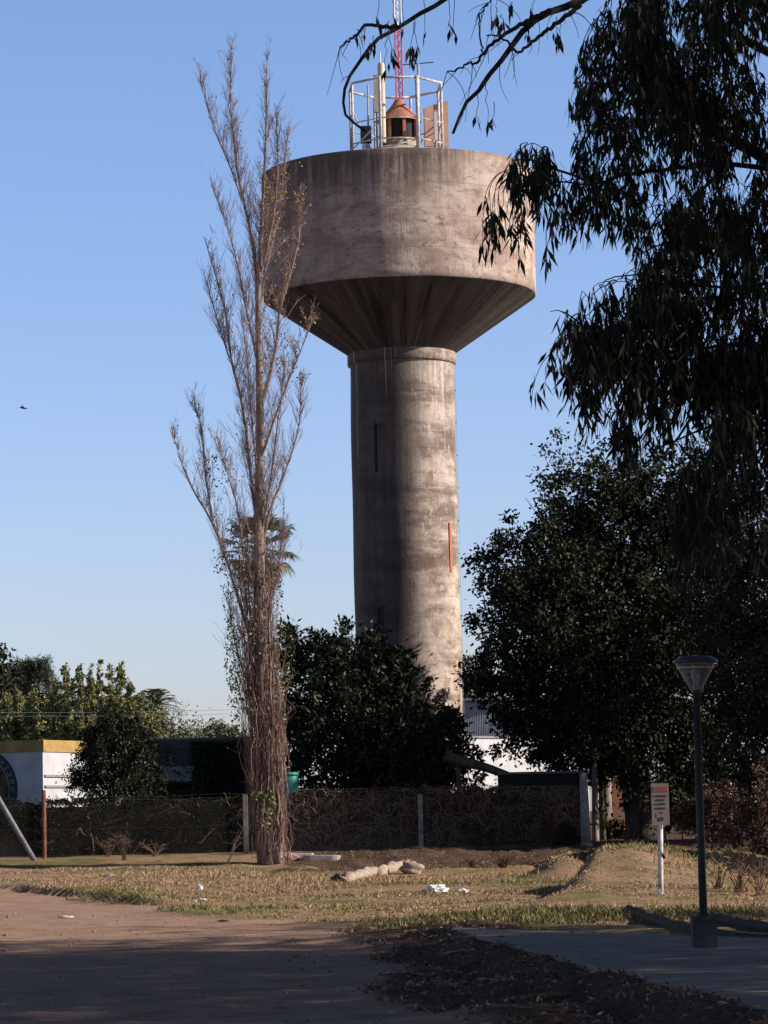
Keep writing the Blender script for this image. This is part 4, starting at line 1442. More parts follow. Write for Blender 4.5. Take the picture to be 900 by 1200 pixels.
# neighbours in the same row, whose shade lies on the road
for (x_, y_, h_, lab) in ((17.5, 32.5, 16, "second eucalyptus of the roadside row, standing behind the large drooping one"), (14.0, 21.0, 15, "roadside eucalyptus nearest the viewer, whose shade covers the road")):
    t = thing("eucalyptus_tree", lab, "tree", (x_, y_, 0))
    P = smooth_line(np.array([[x_, y_, -.3], [x_ + .2, y_, 5], [x_ + .1, y_ + .3, h_]]), 16)
    MB().tube(P, np.linspace(.6, .1, 16), 12).build("trunk", M_euc, t, smooth=True)
    for k in range(10):
        q = P[int(rng.integers(5, 14))]
        az = rng.random() * 6.28
        e = q + [math.cos(az) * 4, math.sin(az) * 4, rng.uniform(.5, 3)]
        MB().tube(bez(q, (q + e) / 2 + [0, 0, .8], e, 8), np.linspace(.13, .02, 8), 6).build("branch", M_euc, t, smooth=True)
    cn = 1150
    cc = np.repeat(np.array([x_, y_, h_ * .57]) + ball(cn // 10) * (rng.random(cn // 10) ** .75)[:, None] * [7.5, 11.5, h_ * .52], 10, 0) + rng.normal(0, .62, (cn, 3))
    per = 34
    Pq = np.repeat(cc, per, 0) + rng.normal(size=(cn * per, 3)) * [.4, .4, .5]
    Pq = Pq[Pq[:, 2] > 1.2]
    ax = np.stack([rng.normal(0, .35, len(Pq)), rng.normal(0, .35, len(Pq)), -np.ones(len(Pq))], 1)
    MB().leaves(Pq, ax, rng.uniform(.24, .4, len(Pq)), rng.uniform(.07, .11, len(Pq))).build("crown", M_eul, t)

# ------------------------------------------------------------------ white building with the ochre parapet
M_wwall = rough_mat("white_plaster", (.36, .36, .375), (.48, .48, .48), 1.2, .85, .2, .2, .01)
M_ochre = rough_mat("ochre_band", (.27, .17, .055), (.38, .25, .09), 2, .85, .2, .2, .01)
M_band = rough_mat("grey_ledge", (.16, .16, .18), (.24, .24, .26), 3, .8, .2, 0)
BY = 125.0
cz = W(50, 881, BY)
ct = W(50, 867, BY)[2]
bd = thing("white_building", "white building with an ochre parapet band and a round emblem on its shaded wall", "building", (cz[0], BY, .5))
nl = unit([-.34, -.94, 0])
nr = unit([.94, -.34, 0])
dl = np.array([-nl[1], nl[0], 0]) * -1        # along the left wall, away from the corner
if dl[0] > 0:
    dl = -dl
dr = np.array([-nr[1], nr[0], 0])
if dr[1] < 0:
    dr = -dr
C0 = np.array([cz[0], BY, 0])
LLn, LRn = 13.0, 7.0
cor = [C0, C0 + dr * LRn, C0 + dr * LRn + dl * LLn, C0 + dl * LLn]


def prism(mb, pts, z0, z1):
    n_ = len(pts)
    V = [[p[0], p[1], z0] for p in pts] + [[p[0], p[1], z1] for p in pts]
    fs = [tuple(range(n_))[::-1], tuple(range(n_, 2 * n_))]
    for i in range(n_):
        j = (i + 1) % n_
        fs.append((i, j, n_ + j, n_ + i))
    return mb.add(V, fs)


prism(MB(), cor, .2, cz[2]).build("wall", M_wwall, bd)
cen = sum(cor) / 4
prism(MB(), [c + unit(c - cen) * .06 for c in cor], cz[2] + .002, ct).build("parapet", M_ochre, bd)
mb = MB()
for py in (909, 921.5):
    zz = W(60, py, BY)[2]
    a = math.atan2(dr[1], dr[0])
    c = C0 + dr * 3.3 + nr * .03
    mb.box((c[0], c[1], zz), (6.4, .08, .09), rotz(a))
mb.build("ledge", M_band, bd)
# round emblem on the shaded wall
ec = W(-28, 926, BY)
s_ = (ec[0] - C0[0]) / dl[0]
ec = C0 + dl * s_ + np.array([0, 0, W(-28, 926, BY + dl[1] * s_)[2]])
ER = 50 * BY / F
a_l = math.atan2(dl[1], dl[0])
# local frame on the wall: right = -dl, up = z, out = nl
def disc(mb, r0, r1, out, seg=64):
    V, fs = [], []
    for k in range(seg):
        q = k * 2 * math.pi / seg
        for r_ in (r0, r1):
            for o_ in (0, out):
                p = ec + (-dl) * r_ * math.cos(q) + UP * r_ * math.sin(q) + nl * o_
                V.append(p)
    for k in range(seg):
        a_, b_ = 4 * k, 4 * ((k + 1) % seg)
        fs += [(a_ + 1, a_ + 3, b_ + 3, b_ + 1), (a_ + 2, b_ + 2, b_ + 3, a_ + 3), (a_, a_ + 1, b_ + 1, b_)]
    return mb.add(V, fs)


em = disc(MB(), .8 * ER, ER, .03).build("emblem_ring", rough_mat("emblem_dark", (.03, .034, .042), (.05, .054, .062), 3, .8, .1, 0), bd)
emd = rough_mat("emblem_pale", (.14, .145, .155), (.22, .225, .235), 3, .8, .1, 0)
mb = MB()
for k, (q, wd_, tp_) in enumerate([(R(92 - 11.5 * i), .028, i % 4) for i in range(-8, 9)]):
    for (dr_, dq, lw_, lh) in (((0, -.035, .03, .115), (0, .035, .03, .115), (0, 0, .085, .03)) if tp_ == 0 else ((0, 0, .035, .125),) if tp_ == 1 else ((0, -.03, .03, .115), (.045, .02, .07, .03), (-.045, .02, .07, .03)) if tp_ == 2 else ((0, -.035, .03, .115), (0, .03, .03, .115), (.05, 0, .08, .03))):
        rr_ = (.89 + dr_) * ER
        qq = q + dq
        er = (-dl) * math.cos(qq) + UP * math.sin(qq)
        et = (-dl) * -math.sin(qq) + UP * math.cos(qq)
        rot = np.stack([et, nl, er], 1)
        mb.box(ec + er * rr_ + nl * .035, (lw_ * ER, .02, lh * ER), rot)
mb.build("lettering", emd, em)
disc(MB(), .02, .775 * ER, .02).build("emblem_field", rough_mat("emblem_gold", (.02, .017, .01), (.11, .08, .03), 1.6, .8, .2, 0, .02, None, .42, .58), em)

# ------------------------------------------------------------------ dark walls, shed
M_dwall = rough_mat("mossy_dark_wall", (.035, .042, .042), (.085, .095, .095), .8, .9, .2, .3, .02)
wa, wb = W(168, 868, 111), W(282, 868, 111)
bw = thing("boundary_wall", "dark mossy boundary wall between the round bush and the tall poplar", "wall", ((wa[0] + wb[0]) / 2, 111, .5))
MB().box(((wa[0] + wb[0]) / 2, 111, (wa[2] + .3) / 2), (wb[0] - wa[0] + .8, .25, wa[2] - .3)).build("wall", M_dwall, bw)
MB().box(((wa[0] + wb[0]) / 2, 111, wa[2] + .03), (wb[0] - wa[0] + .9, .33, .06)).build("coping", rough_mat("dark_coping", (.10, .105, .10), (.17, .17, .16), 2), bw)
MB().box((W(213, 890, 110.8)[0], 110.83, (W(213, 890, 111)[2] + .3) / 2 + .4), (1.55, .06, 2.1)).build("gate_panel", rough_mat("grey_green_sheet", (.15, .18, .18), (.22, .25, .25), 1.5, .7, .3), bw)
iv = MB()
pts = []
for _ in range(7000):
    px, py = rng.uniform(172, 285), rng.uniform(868, 940)
    if (abs(px - 205) < 20 and rng.random() < .93 and py < 915):
        continue
    if px < 185 and rng.random() < .5:
        continue
    pts.append(W(px, py, 110.72 + rng.normal(0, .08)))
pts = np.array(pts)
iv.leaves(pts, rng.normal(0, .6, pts.shape) + [0, -.2, -.6], rng.uniform(.08, .14, len(pts)), .07)
tag(iv.build("ivy_creeper", M_mag, origin=(wb[0] - 1, 110.7, .5)), "dark creeper hanging over the boundary wall", "creeper")

M_corr = rough_mat("corrugated_sheet", (.24, .26, .29), (.40, .42, .45), .9, .5, .45, 0, .02, None, .35, .65, .3)
SY = 131.0
sa = W(522, 935, SY)
ang = R(50)
sd = np.array([math.cos(ang), math.sin(ang), 0])
sn = np.array([math.sin(ang), -math.cos(ang), 0])
zt_w, zt_c = W(560, 864, SY)[2], W(555, 820, SY)[2]
shed = thing("white_warehouse", "sunlit plain white warehouse wall showing between the tower and the huge tree", "warehouse", (sa[0], SY, .5))
Lw = 10.0
S0 = np.array([sa[0], SY, 0])
prism(MB(), [S0, S0 + sd * Lw, S0 + sd * Lw - sn * 5, S0 - sn * 5], .2, zt_w).build("wall", M_wwall, shed)
CY = 146.0
ca, cb = W(516, 935, CY), W(650, 935, CY)
zc_ = float(W(555, 821, CY)[2])
cs_ = thing("corrugated_shed", "tall grey corrugated-sheet shed rising behind the sunlit white wall", "shed", ((ca[0] + cb[0]) / 2, CY, .5))
nc = 130
V = []
for zz in (.3, zc_):
    for i in range(nc + 1):
        V.append([ca[0] + (cb[0] - ca[0]) * i / nc, CY + (.05 if i % 2 else 0) - .002 * i, zz])
MB().add(V, [(i, i + 1, nc + 2 + i, nc + 1 + i) for i in range(nc)]).build("corrugated_panel", M_corr, cs_)
MB().box(((ca[0] + cb[0]) / 2, CY + 3.2, (zc_ + .3) / 2 - .05), (cb[0] - ca[0], 6, zc_ - .4)).build("wall", M_band, cs_)
MB().box(((ca[0] + cb[0]) / 2, CY + 3.0, zc_ + .05), (cb[0] - ca[0] + .3, 6.6, .1)).build("roof", M_band, cs_)
MB().box((S0 + sd * Lw / 2 - sn * .1 + [0, 0, zt_w + .05]), (Lw + .1, .34, .09), rotz(ang)).build("coping", M_band, shed)

M_gshed = rough_mat("dark_render", (.010, .009, .008), (.026, .022, .02), 1.5, .9, .15, .4, .02)
GYs = 105.0
a_, b_ = W(586, 908, GYs), W(681, 908, GYs)
gs = thing("garden_shed", "low dark shed with a sloping roof edge, overgrown behind the hedge's end", "shed", ((a_[0] + b_[0]) / 2, GYs, .5))
MB().box(((a_[0] + b_[0]) / 2, GYs + 1.2, (a_[2] + .3) / 2), (b_[0] - a_[0], 2.4, a_[2] - .3)).build("wall", M_gshed, gs)
MB().box(((a_[0] + b_[0]) / 2, GYs + 1.2, a_[2] + .04), (b_[0] - a_[0] + .2, 2.7, .08)).build("roof", M_dgrey, gs)
p0, p1 = W(537, 891, GYs + .6), W(601, 911, GYs + .6)
MB().tube(smooth_line([p0 - (p1 - p0) * .25, p0, (p0 + p1) / 2 + [0, 0, .06], p1], 12), np.linspace(.2, .13, 12), 8).build("roof_beam", M_bark, gs)
MB().tube([p0 + [0, .2, 0], [p0[0], GYs + .8, .2]], .08, 6).build("prop_post", M_bark, gs)

# green tank half hidden behind the poplar
gb = W(340, 940, 106)
gz = W(340, 906, 106)[2]
t = thing("plastic_drum", "teal plastic drum half hidden behind the poplar's skirt", "drum", (gb[0], 106.0, .5))
M_teal = rough_mat("teal_plastic", (.02, .22, .17), (.03, .30, .23), 3, .5, .4, 0)
MB().lathe([(.01, .5), (.28, .5), (.30, .9), (.28, 1.2), (.31, 1.25), (.31, 1.35), (.28, 1.4), (.30, gz - .3), (.27, gz - .05), (.26, gz), (.01, gz)], 20, (gb[0], 106, 0)).build("barrel", M_teal, t, smooth=True)
MB().lathe([(.29, gz - .08), (.31, gz - .08), (.31, gz + .02), (.01, gz + .03)], 20, (gb[0], 106, 0)).build("lid", M_teal, t, smooth=True)

# ------------------------------------------------------------------ fence and hedges
FY = 101.6
M_wire = rough_mat("fence_wire", (.09, .09, .092), (.16, .16, .165), 5, .6, .3, 0)
M_rust = rough_mat("rusty_post", (.14, .055, .04), (.24, .10, .07), 6, .9, .15)
M_cpost = rough_mat("post_concrete", (.11, .10, .092), (.24, .22, .20), 5, .9, .2, .4, .01)
fence = thing("chain_link_fence", "sagging chain-link fence running in front of the hedges", "fence", (0, FY, float(tz(np.array([0.]), np.array([FY]))[0])))
fx0, fx1 = -14.0, W(683, 960, FY)[0]
zf0, zf1 = .5, float(W(200, 937, FY)[2])
mb = MB()
step = .11
H = zf1 - zf0
k = fx0 - H
while k < fx1:
    for s in (1, -1):
        xa, xb = (k, k + H) if s > 0 else (k + H, k)
        za, zb_ = zf0, zf1
        # clip to the fence's ends
        P = []
        for t_ in np.linspace(0, 1, 5):
            x = xa + (xb - xa) * t_
            if fx0 <= x <= fx1:
                P.append((x, FY + .012 * s + .05 * math.sin(x * 1.3), za + (zb_ - za) * t_ - .03 * abs(math.sin(x * .9))))
        if len(P) > 1:
            mb.tube(P, .0012, 3, False)
    k += step
mb.build("wire_mesh", M_wire, fence)
mb = MB()
for zz in (zf0 + .05, (zf0 + zf1) / 2, zf1 + .02, zf1 + .13):
    xs = np.linspace(fx0, fx1, 60)
    mb.tube([(x, FY, zz + .015 * math.sin(x * 2)) for x in xs], .0035, 3, False)
mb.build("line_wire", M_wire, fence)


def fpost(px, ytop, w, mat, rusty=False, Y=FY):
    zt_ = W(px, ytop, Y)[2]
    x = W(px, 965, Y)[0]
    if rusty:
        mb = MB().tube([(x, Y - .06, .25), (x, Y - .06, zt_)], w / 2, 8)
    else:
        mb = MB().box((x, Y - .06, (.25 + zt_) / 2), (w, w * .9, zt_ - .25))
    return mb.build("post", mat, fence)


o = fpost(52, 926, .13, M_rust, True)
o["label"] = "rust-brown tubular post"
for px in (288, 493, -60, 168 + 0):
    if px == 168:
        continue
    fpost(px, 931, .15, M_cpost)
M_pipe = rough_mat('weathered_zinc', (.10, .105, .115), (.19, .195, .21), 7, .6, .3, .1, .003)
p0, p1 = W(-14, 915, 99.5), W(39, 1006, 99.5)
gpz = float(tz(np.array([p1[0]]), np.array([99.5]))[0])
d = (p0 - p1)
p1 = p1 - d * ((p1[2] - gpz + .1) / d[2]) if p1[2] > gpz else p1
t = MB().tube([p1, p0 + d * .4], .085, 10).build("steel_prop", M_pipe, origin=p1, smooth=True)
tag(t, "bare galvanised pipe leaning against the fence near the white building", "pipe")
# concrete post at the fence's end
x = W(687, 985, 100.8)[0]
zt_ = W(683, 906, 100.8)[2]
t = thing("concrete_post", "thick round concrete post where the fence ends", "post", (x, 100.8, .45))
MB().tube([(x, 100.8, .1), (x - .02, 100.8, 1.6), (x - .03, 100.8, zt_)], [.175, .15, .12], 14).build("shaft", M_cpost, t, smooth=True)
MB().lathe([(.19, .1), (.21, .5), (.17, .56)], 14, (x, 100.8, 0)).build("footing", M_cpost, t, smooth=True)

M_hdk = leaf_mat("hedge_leaves", [(0, (.006, .008, .004)), (.6, (.012, .014, .007)), (1, (.034, .034, .017))], .65, .06)
M_hbr = leaf_mat("browning_hedge", [(0, (.022, .016, .01)), (.35, (.036, .032, .016)), (.7, (.07, .046, .026)), (1, (.16, .10, .06))], .65, .12)
M_vine = leaf_mat("dry_vines", [(0, (.10, .055, .04)), (1, (.26, .17, .12))], .85, .15)


def hedge(label, pa, pb_, yt, Y, mat, n_, vines, ll=(.06, .12), thick=.9):
    a, b = W(pa, yt[0], Y), W(pb_, yt[1], Y)
    x0, x1 = a[0], b[0]
    t = thing("hedge", label, "hedge", ((x0 + x1) / 2, Y + thick / 2, .45))
    f_ = rng.random(n_)
    X = x0 + (x1 - x0) * rng.random(n_)
    zt_ = np.interp(X, [x0, x1], [a[2], b[2]]) + .06 * fbm(X * 2.5, X * 0 + 2, 1.0) * .5 + .05 * np.sin(X * 2.3) + .05 * np.sin(X * 5.1 + 1) + .04 * np.sin(X * 11.7)
    zt_ = zt_ + np.where(rng.random(n_) < .12, rng.gamma(1.2, .05, n_), 0)
    Zz = .45 + (zt_ - .45) * rng.random(n_)
    Yy = Y + np.abs(rng.normal(0, .12, n_)) + .05 * fbm(X * 2, Zz * 2)
    top = f_ < .25
    Yy = np.where(top, Y + thick * rng.random(n_), Yy)
    Zz = np.where(top, zt_ - np.abs(rng.normal(0, .06, n_)), Zz)
    P = np.stack([X, Yy, Zz], 1)
    gap = fbm(X * 2.2 + 5, Zz * 2.2) + rng.normal(0, .4, n_) > -.45
    P = P[gap]
    ax = rng.normal(0, .8, P.shape) + [0, -.25, .0]
    MB().leaves(P, ax, rng.uniform(ll[0], ll[1], len(P)), rng.uniform(.035, .06, len(P))).build("foliage", mat, t)
    st = MB()
    st.box(((x0 + x1) / 2, Y + thick * .6, (min(a[2], b[2]) + .2) / 2 - .05), (x1 - x0, thick * .5, min(a[2], b[2]) - .35))
    st.build("thicket", M_bark, t)
    vm = MB()
    for _ in range(vines):
        x = rng.uniform(x0, x1)
        z = rng.uniform(.5, a[2])
        p = np.array([x, Y - .05 + rng.normal(0, .03), z])
        P = [p]
        d = rng.normal(0, 1, 3) * [1, .1, 1] + [0, 0, .5]
        for i in range(7):
            d = unit(d + rng.normal(0, .45, 3) * [1, .2, 1] + [0, 0, -.08])
            P.append(P[-1] + d * rng.uniform(.05, .14))
        P = np.array(P)
        P[:, 2] = np.clip(P[:, 2], .45, max(a[2], b[2]) + .08)
        P[:, 1] = np.clip(P[:, 1], Y - .12, Y + .1)
        vm.tube(P, np.linspace(.011, .005, len(P)), 3, False, rng.random())
    if vines:
        vm.build("vines", M_vine, t)
    return t


hedge("long dark clipped hedge behind the fence near the white building", -150, 300, (941, 936), 102.3, M_hdk, 34000, 25)
hedge("browning hedge tangled with dry vines at the tower's foot", 334, 586, (929, 924), 102.3, M_hbr, 26000, 620)
hedge("short ragged hedge piece hung with brown vines in front of the low shed", 590, 676, (925, 935), 103.3, M_hbr, 8500, 330)
# loose growth at the foot of the fence
for (px, py, n_, h_, mt_, lab) in ((642, 985, 60, 1.1, M_br, "rust-brown dry fern clump in front of the low shed"), (664, 985, 45, .8, M_gr, "grey-green weed clump beside the thick concrete post")):
    b = W(px, py, 101.2)
    b[2] = .45
    P, A = [], []
    for _ in range(n_ * 24):
        r_ = min(.42, abs(rng.normal(0, .22)))
        aa = rng.random() * 6.28
        P.append(b + [r_ * math.cos(aa), r_ * math.sin(aa) * .4, rng.random() * h_ * max(.1, 1 - r_)])
        A.append([math.cos(aa), math.sin(aa) * .4, .6])
    P, A = np.array(P), np.array(A)
    tag(MB().leaves(P, A, rng.uniform(.08, .16, len(P)), .035).build("shrub_plant", mt_, origin=b), lab, "plant")


def weed(px, py, h, n_, lab, mat=M_vine, spread=.5, arch=0.0):
    b = gp(px, py)
    mb = MB()
    for _ in range(n_):
        az = rng.random() * 6.28
        e = b + [math.cos(az) * spread * h * rng.random() + arch, math.sin(az) * spread * h * .5, h * rng.uniform(.5, 1)]
        P = bez(b + rng.normal(0, .05, 3) * [1, 1, 0], (b + e) / 2 + [0, 0, h * .2], e, 7)
        mb.tube(P, np.linspace(.012, .004, 7), 3, False, rng.random())
        for _ in range(3):
            s = P[int(rng.integers(3, 7))]
            mb.tube([s, s + rng.normal(0, .12, 3) * h + [0, 0, .08 * h]], [.007, .003], 3, False, rng.random())
    return tag(mb.build("dry_weed", mat, origin=b), lab, "weed")


weed(146, 1008, 1.0, 16, "tall dry reddish weed before the dark hedge", M_vine, .45)
weed(126, 1004, .6, 16, "short dry weed tuft beside the tall reddish one", M_vine, .7)
weed(182, 1004, .5, 20, "low brown weed heap before the dark hedge", M_vine, 1.2)
weed(30, 1003, .45, 26, "low brown weed patch at the foot of the leaning pipe", M_vine, 1.6)
weed(268, 1010, 1.15, 5, "thin bent sapling beside the poplar's foot", M_twig, .25, .35)
weed(868, 1046, .75, 16, "spiky dead weed in the ditch behind the street lamp", M_vine, .9)
weed(890, 1050, .6, 14, "dead weed at the ditch's outer end", M_vine, .9)
weed(842, 1042, .5, 12, "low dead weed in the ditch close behind the lamp pole", M_vine, .9)
weed(590, 1017, .35, 40, "brown dry grass heap before the hedge's end", M_br, 1.2)
weed(552, 1016, .25, 30, "small dry grass heap before the browning hedge", M_br, 1.4)

# ------------------------------------------------------------------ brick pillar and trunks in the gap
def brick():
    mt, nt, b = nmat("old_brick", .9, .15)
    co = N(nt, "ShaderNodeTexCoord").outputs["Object"]
    mp = N(nt, "ShaderNodeMapping")
    mp.inputs["Rotation"].default_value = (R(90), 0, 0)
    nt.links.new(co, mp.inputs[0])
    br_ = N(nt, "ShaderNodeTexBrick")
    br_.inputs["Scale"].default_value = 4.0
    br_.inputs["Color1"].default_value = c4((.36, .15, .08))
    br_.inputs["Color2"].default_value = c4((.26, .11, .07))
    br_.inputs["Mortar"].default_value = c4((.36, .31, .26))
    nt.links.new(mp.outputs[0], br_.inputs["Vector"])
    nt.links.new(br_.outputs[0], b.inputs["Base Color"])
    return mt


BYp = 124.0
x0, x1 = W(718, 950, BYp)[0], W(735, 950, BYp)[0]
zt_ = W(726, 912, BYp)[2] + .3
t = thing("brick_pillar", "old brick gate pillar glimpsed beneath the huge tree", "pillar", ((x0 + x1) / 2, BYp, .5))
MB().box(((x0 + x1) / 2, BYp, (zt_ + .2) / 2), (x1 - x0, .5, zt_ - .2)).build("shaft", brick(), t)
MB().box(((x0 + x1) / 2, BYp, zt_ + .06), (x1 - x0 + .12, .62, .12)).build("cap", M_cpost, t)
for (px, w_, Y, mt_, lab) in ((698, .13, 110, M_pop, "thin brown trunk just behind the thick concrete post"), (712, .26, 119, M_pop, "grey trunk beside the brick pillar"), (707, .12, 117, rough_mat("mossy_bark", (.05, .058, .02), (.11, .115, .04), 3), "thin mossy green trunk beside the grey one")):
    b = W(px, 980, Y)
    b[2] = .3
    tp_ = W(px + rng.normal(0, 2), 880, Y)
    t = thing("slender_tree", lab, "tree", (b[0], Y, .5))
    MB().tube(smooth_line([b, (b + tp_) / 2 + rng.normal(0, .06, 3), tp_ + [0, 0, 1.2]], 10), np.linspace(w_, w_ * .6, 10), 9).build("trunk", mt_, t, smooth=True)
    pts = tp_ + [0, 0, 1.2] + rng.normal(0, .5, (900, 3))
    MB().leaves(pts, rng.normal(0, 1, pts.shape), .16, .08).build("crown", M_dk, t)
b = W(740, 965, 122)
t = MB().tube([(b[0], 122, .3), (b[0], 122, W(740, 938, 122)[2])], .06, 8).build("white_stake", M_white, origin=(b[0], 122, .5))
tag(t, "thin white stake beside the brick pillar", "stake")
b = W(856, 938, 118)
t = thing("white_standpipe", "small white standpipe with an elbow among the bushes", "pipe", (b[0], 118, .5))
MB().tube([(b[0], 118, .3), (b[0], 118, W(856, 915, 118)[2])], .06, 8).build("pipe", M_white, t)
MB().tube([(b[0] - .02, 117.95, b[2]), (b[0] + .28, 117.95, b[2])], .06, 8).build("elbow", M_white, t)

# ------------------------------------------------------------------ sign
sb = gp(774, 1049)
SYY = float(sb[1])
t = thing("notice_sign", "small white notice board with a red heading on a white post on the mound", "sign", sb)
k = SYY / F
zt_, zb_ = W(773, 918, SYY)[2], W(773, 967, SYY)[2]
xc = W(773.5, 942, SYY)[0]
wS = 20.5 * k
lean = np.array([-.012, 0, 1.0])
M_sign = rough_mat("sign_board", (.19, .165, .16), (.24, .215, .21), 3, .6, .3, 0)
MB().tube([sb - [0, 0, .2], sb * .5 + np.array([xc, SYY, zb_]) * .5 + [.05 * 0, 0, 0], [xc + .01, SYY + .02, zt_ - .1]], [.046, .044, .042], 8).build("post", M_white, t, smooth=True)
pn = MB().box((xc, SYY - .05, (zt_ + zb_) / 2), (wS, .02, zt_ - zb_)).build("board", M_sign, t)
hS = zt_ - zb_
rd = MB()
rd.box((xc, SYY - .0625, zt_ - .14 * hS), (wS * .84, .006, .115 * hS))
rd.build("heading_band", rough_mat("sign_red", (.24, .07, .06), (.29, .09, .08), 3, .6, .3, 0), pn)
le = MB()
rw = [(.30, .78, 1), (.395, .5, 1), (.49, .62, 1), (.595, .55, 1), (.70, .3, .8)]
for (fy, fw, sz) in rw:
    n_ = int(fw * 15)
    for i in range(n_):
        if rng.random() < .12:
            continue
        x = xc + wS * fw * ((i + .5) / n_ - .5)
        z = zt_ - fy * hS
        lw = wS * fw / n_
        kind_ = int(rng.integers(0, 3))
        le.box((x - lw * .25, SYY - .0625, z), (lw * .22, .005, .04 * hS * sz))
        if kind_ != 0:
            le.box((x + lw * .2, SYY - .0625, z), (lw * .22, .005, .04 * hS * sz))
        le.box((x, SYY - .063, z + (.017 if kind_ == 1 else -.017) * hS * sz), (lw * .5, .005, .009 * hS))
le.box((xc - wS * .10, SYY - .0625, zt_ - .855 * hS), (wS * .055, .005, .085 * hS))
le.box((xc + wS * .02, SYY - .0625, zt_ - .855 * hS), (wS * .055, .005, .085 * hS))
le.box((xc - wS * .04, SYY - .063, zt_ - .89 * hS), (wS * .12, .005, .02 * hS))
le.box((xc + wS * .12, SYY - .0625, zt_ - .85 * hS), (wS * .055, .005, .085 * hS))
le.box((xc + wS * .07, SYY - .063, zt_ - .815 * hS), (wS * .12, .005, .02 * hS))
le.build("lettering", rough_mat("sign_ink", (.04, .04, .045), (.07, .07, .07), 3, .7, .2, 0), pn)
le = MB()
le.box((xc - wS * .2, SYY - .0625, zt_ - .755 * hS), (wS * .07, .005, .12 * hS), None)
le.box((xc - wS * .12, SYY - .063, zt_ - .72 * hS), (wS * .16, .005, .03 * hS), None)
le.build("red_mark", rough_mat("sign_orange", (.5, .12, .07), (.55, .16, .09), 3, .6, .3, 0), pn)
rb = MB()
for (px, py, dx, dy) in ((772, 1000, 7, 6), (773, 998, 6, 9), (771, 1024, -4, 14), (772, 1036, -6, 10), (771, 1038, 3, 10), (770, 1042, -5, 6)):
    a_ = W(px, py, SYY - .06)
    b_ = W(px + dx, py + dy, SYY - .12)
    c_ = (a_ + b_) / 2 + [0, -.03, .02]
    d_ = np.array([.02, 0, .012])
    MB().add([a_ - d_, c_ - d_, b_ - d_, b_ + d_, c_ + d_, a_ + d_], [(0, 1, 4, 5), (1, 2, 3, 4)]).build("ribbon", M_white, t)

# ------------------------------------------------------------------ street lamp
lb = flat(825, 1111, ZW)
LY = float(lb[1]) + .18
k = LY / F
lx = W(825, 1095, LY)[0]
lamp = thing("street_lamp", "dark park street lamp with a clear cone head standing on a concrete block", "street lamp", (lx, LY, ZW))
zbx = W(825, 1074, LY - .14)[2]
M_block = rough_mat("dark_block", (.05, .048, .045), (.10, .095, .09), 5, .9, .2, .4, .01)
mb = MB()
w_ = 28.5 * k / 2
V, fs = [], []
prof = [(w_ * .97, ZW - .1), (w_ * 1.0, zbx - .02), (w_ * .97, zbx)]
mb.lathe([(r_ * math.sqrt(2), z) for r_, z in prof] + [(.01, zbx + .001)], 4, (lx, LY, 0), a0=math.pi / 4)
mb.build("footing_block", M_block, lamp)
zc_b = W(812, 814, LY)[2]
zc_t = W(812, 781, LY)[2]
z_rim = W(812, 775.5, LY)[2]
z_top = W(812, 768, LY)[2]
M_pole = rough_mat("lamp_paint", (.022, .022, .023), (.04, .04, .042), 6, .55, .25, .1, .003)
MB().lathe([(.075, zbx), (.075, zbx + .02), (.042, zbx + .025), (.040, zbx + 1.0), (.037, zc_b), (.05, zc_b + .01), (.05, zc_b + .05), (.02, zc_b + .055)], 14, (lx, LY, 0)).build("pole", M_pole, lamp, smooth=True)
mb = MB()
rT = 26.5 * k
mb.lathe([(rT * .84, z_rim - .015), (rT, z_rim - .012), (rT, z_rim + .01), (rT * .93, z_rim + .022), (rT * .7, z_rim + .055), (rT * .35, z_top - .008), (.01, z_top)], 32, (lx, LY, 0))
mb.lathe([(rT * .84, z_rim - .015), (.01, z_rim - .01)], 32, (lx, LY, 0))
mb.build("cap", rough_mat("lamp_cap", (.04, .042, .05), (.06, .062, .07), 4, .4, .35, 0), lamp, smooth=True)
gm_, nt, b = nmat("clear_plastic", .18, .4)
b.inputs["Base Color"].default_value = (.45, .41, .38, 1)
tr_ = N(nt, "ShaderNodeBsdfTransparent")
tr_.inputs[0].default_value = (.86, .83, .80, 1)
lw = N(nt, "ShaderNodeLayerWeight")
lw.inputs[0].default_value = .25
ms = N(nt, "ShaderNodeMixShader")
nt.links.new(remap(nt, lw.outputs["Facing"], 0, 1, .12, .9), ms.inputs[0])
nt.links.new(tr_.outputs[0], ms.inputs[1])
nt.links.new(b.outputs[0], ms.inputs[2])
nt.links.new(ms.outputs[0], nt.nodes["Material Output"].inputs[0])
MB().lathe([(.05, zc_b + .03), (rT * .86, z_rim - .035), (rT * .86, z_rim - .02)], 32, (lx, LY, 0)).build("diffuser", gm_, lamp, smooth=True)
mb = MB()
mb.lathe([(rT * .80, z_rim - .075), (rT * .835, z_rim - .07), (rT * .835, z_rim - .055), (rT * .80, z_rim - .05)], 32, (lx, LY, 0))
for q in (.3, 2.4, 4.5):
    mb.tube([(lx + .045 * math.cos(q), LY + .045 * math.sin(q), zc_b + .04), (lx + rT * .84 * math.cos(q), LY + rT * .84 * math.sin(q), z_rim - .02)], .008, 5)
mb.build("holder_frame", M_grey, lamp, smooth=True)
MB().lathe([(.035, zc_b + .05), (.035, zc_b + .16), (.05, zc_b + .18), (.05, zc_b + .24), (.02, zc_b + .27)], 12, (lx, LY, 0)).build("bulb_holder", M_white, lamp, smooth=True)

# ------------------------------------------------------------------ logs, debris, litter
M_log = rough_mat("old_timber", (.03, .024, .02), (.09, .068, .052), 5, .9, .15, .5, .02, (.4, 2, 2))
def rough_tube(P, rad, sides, amp):
    mb = MB().tube(P, rad, sides)
    v = mb.V[0]
    v += rng.normal(0, amp, v.shape)
    return mb


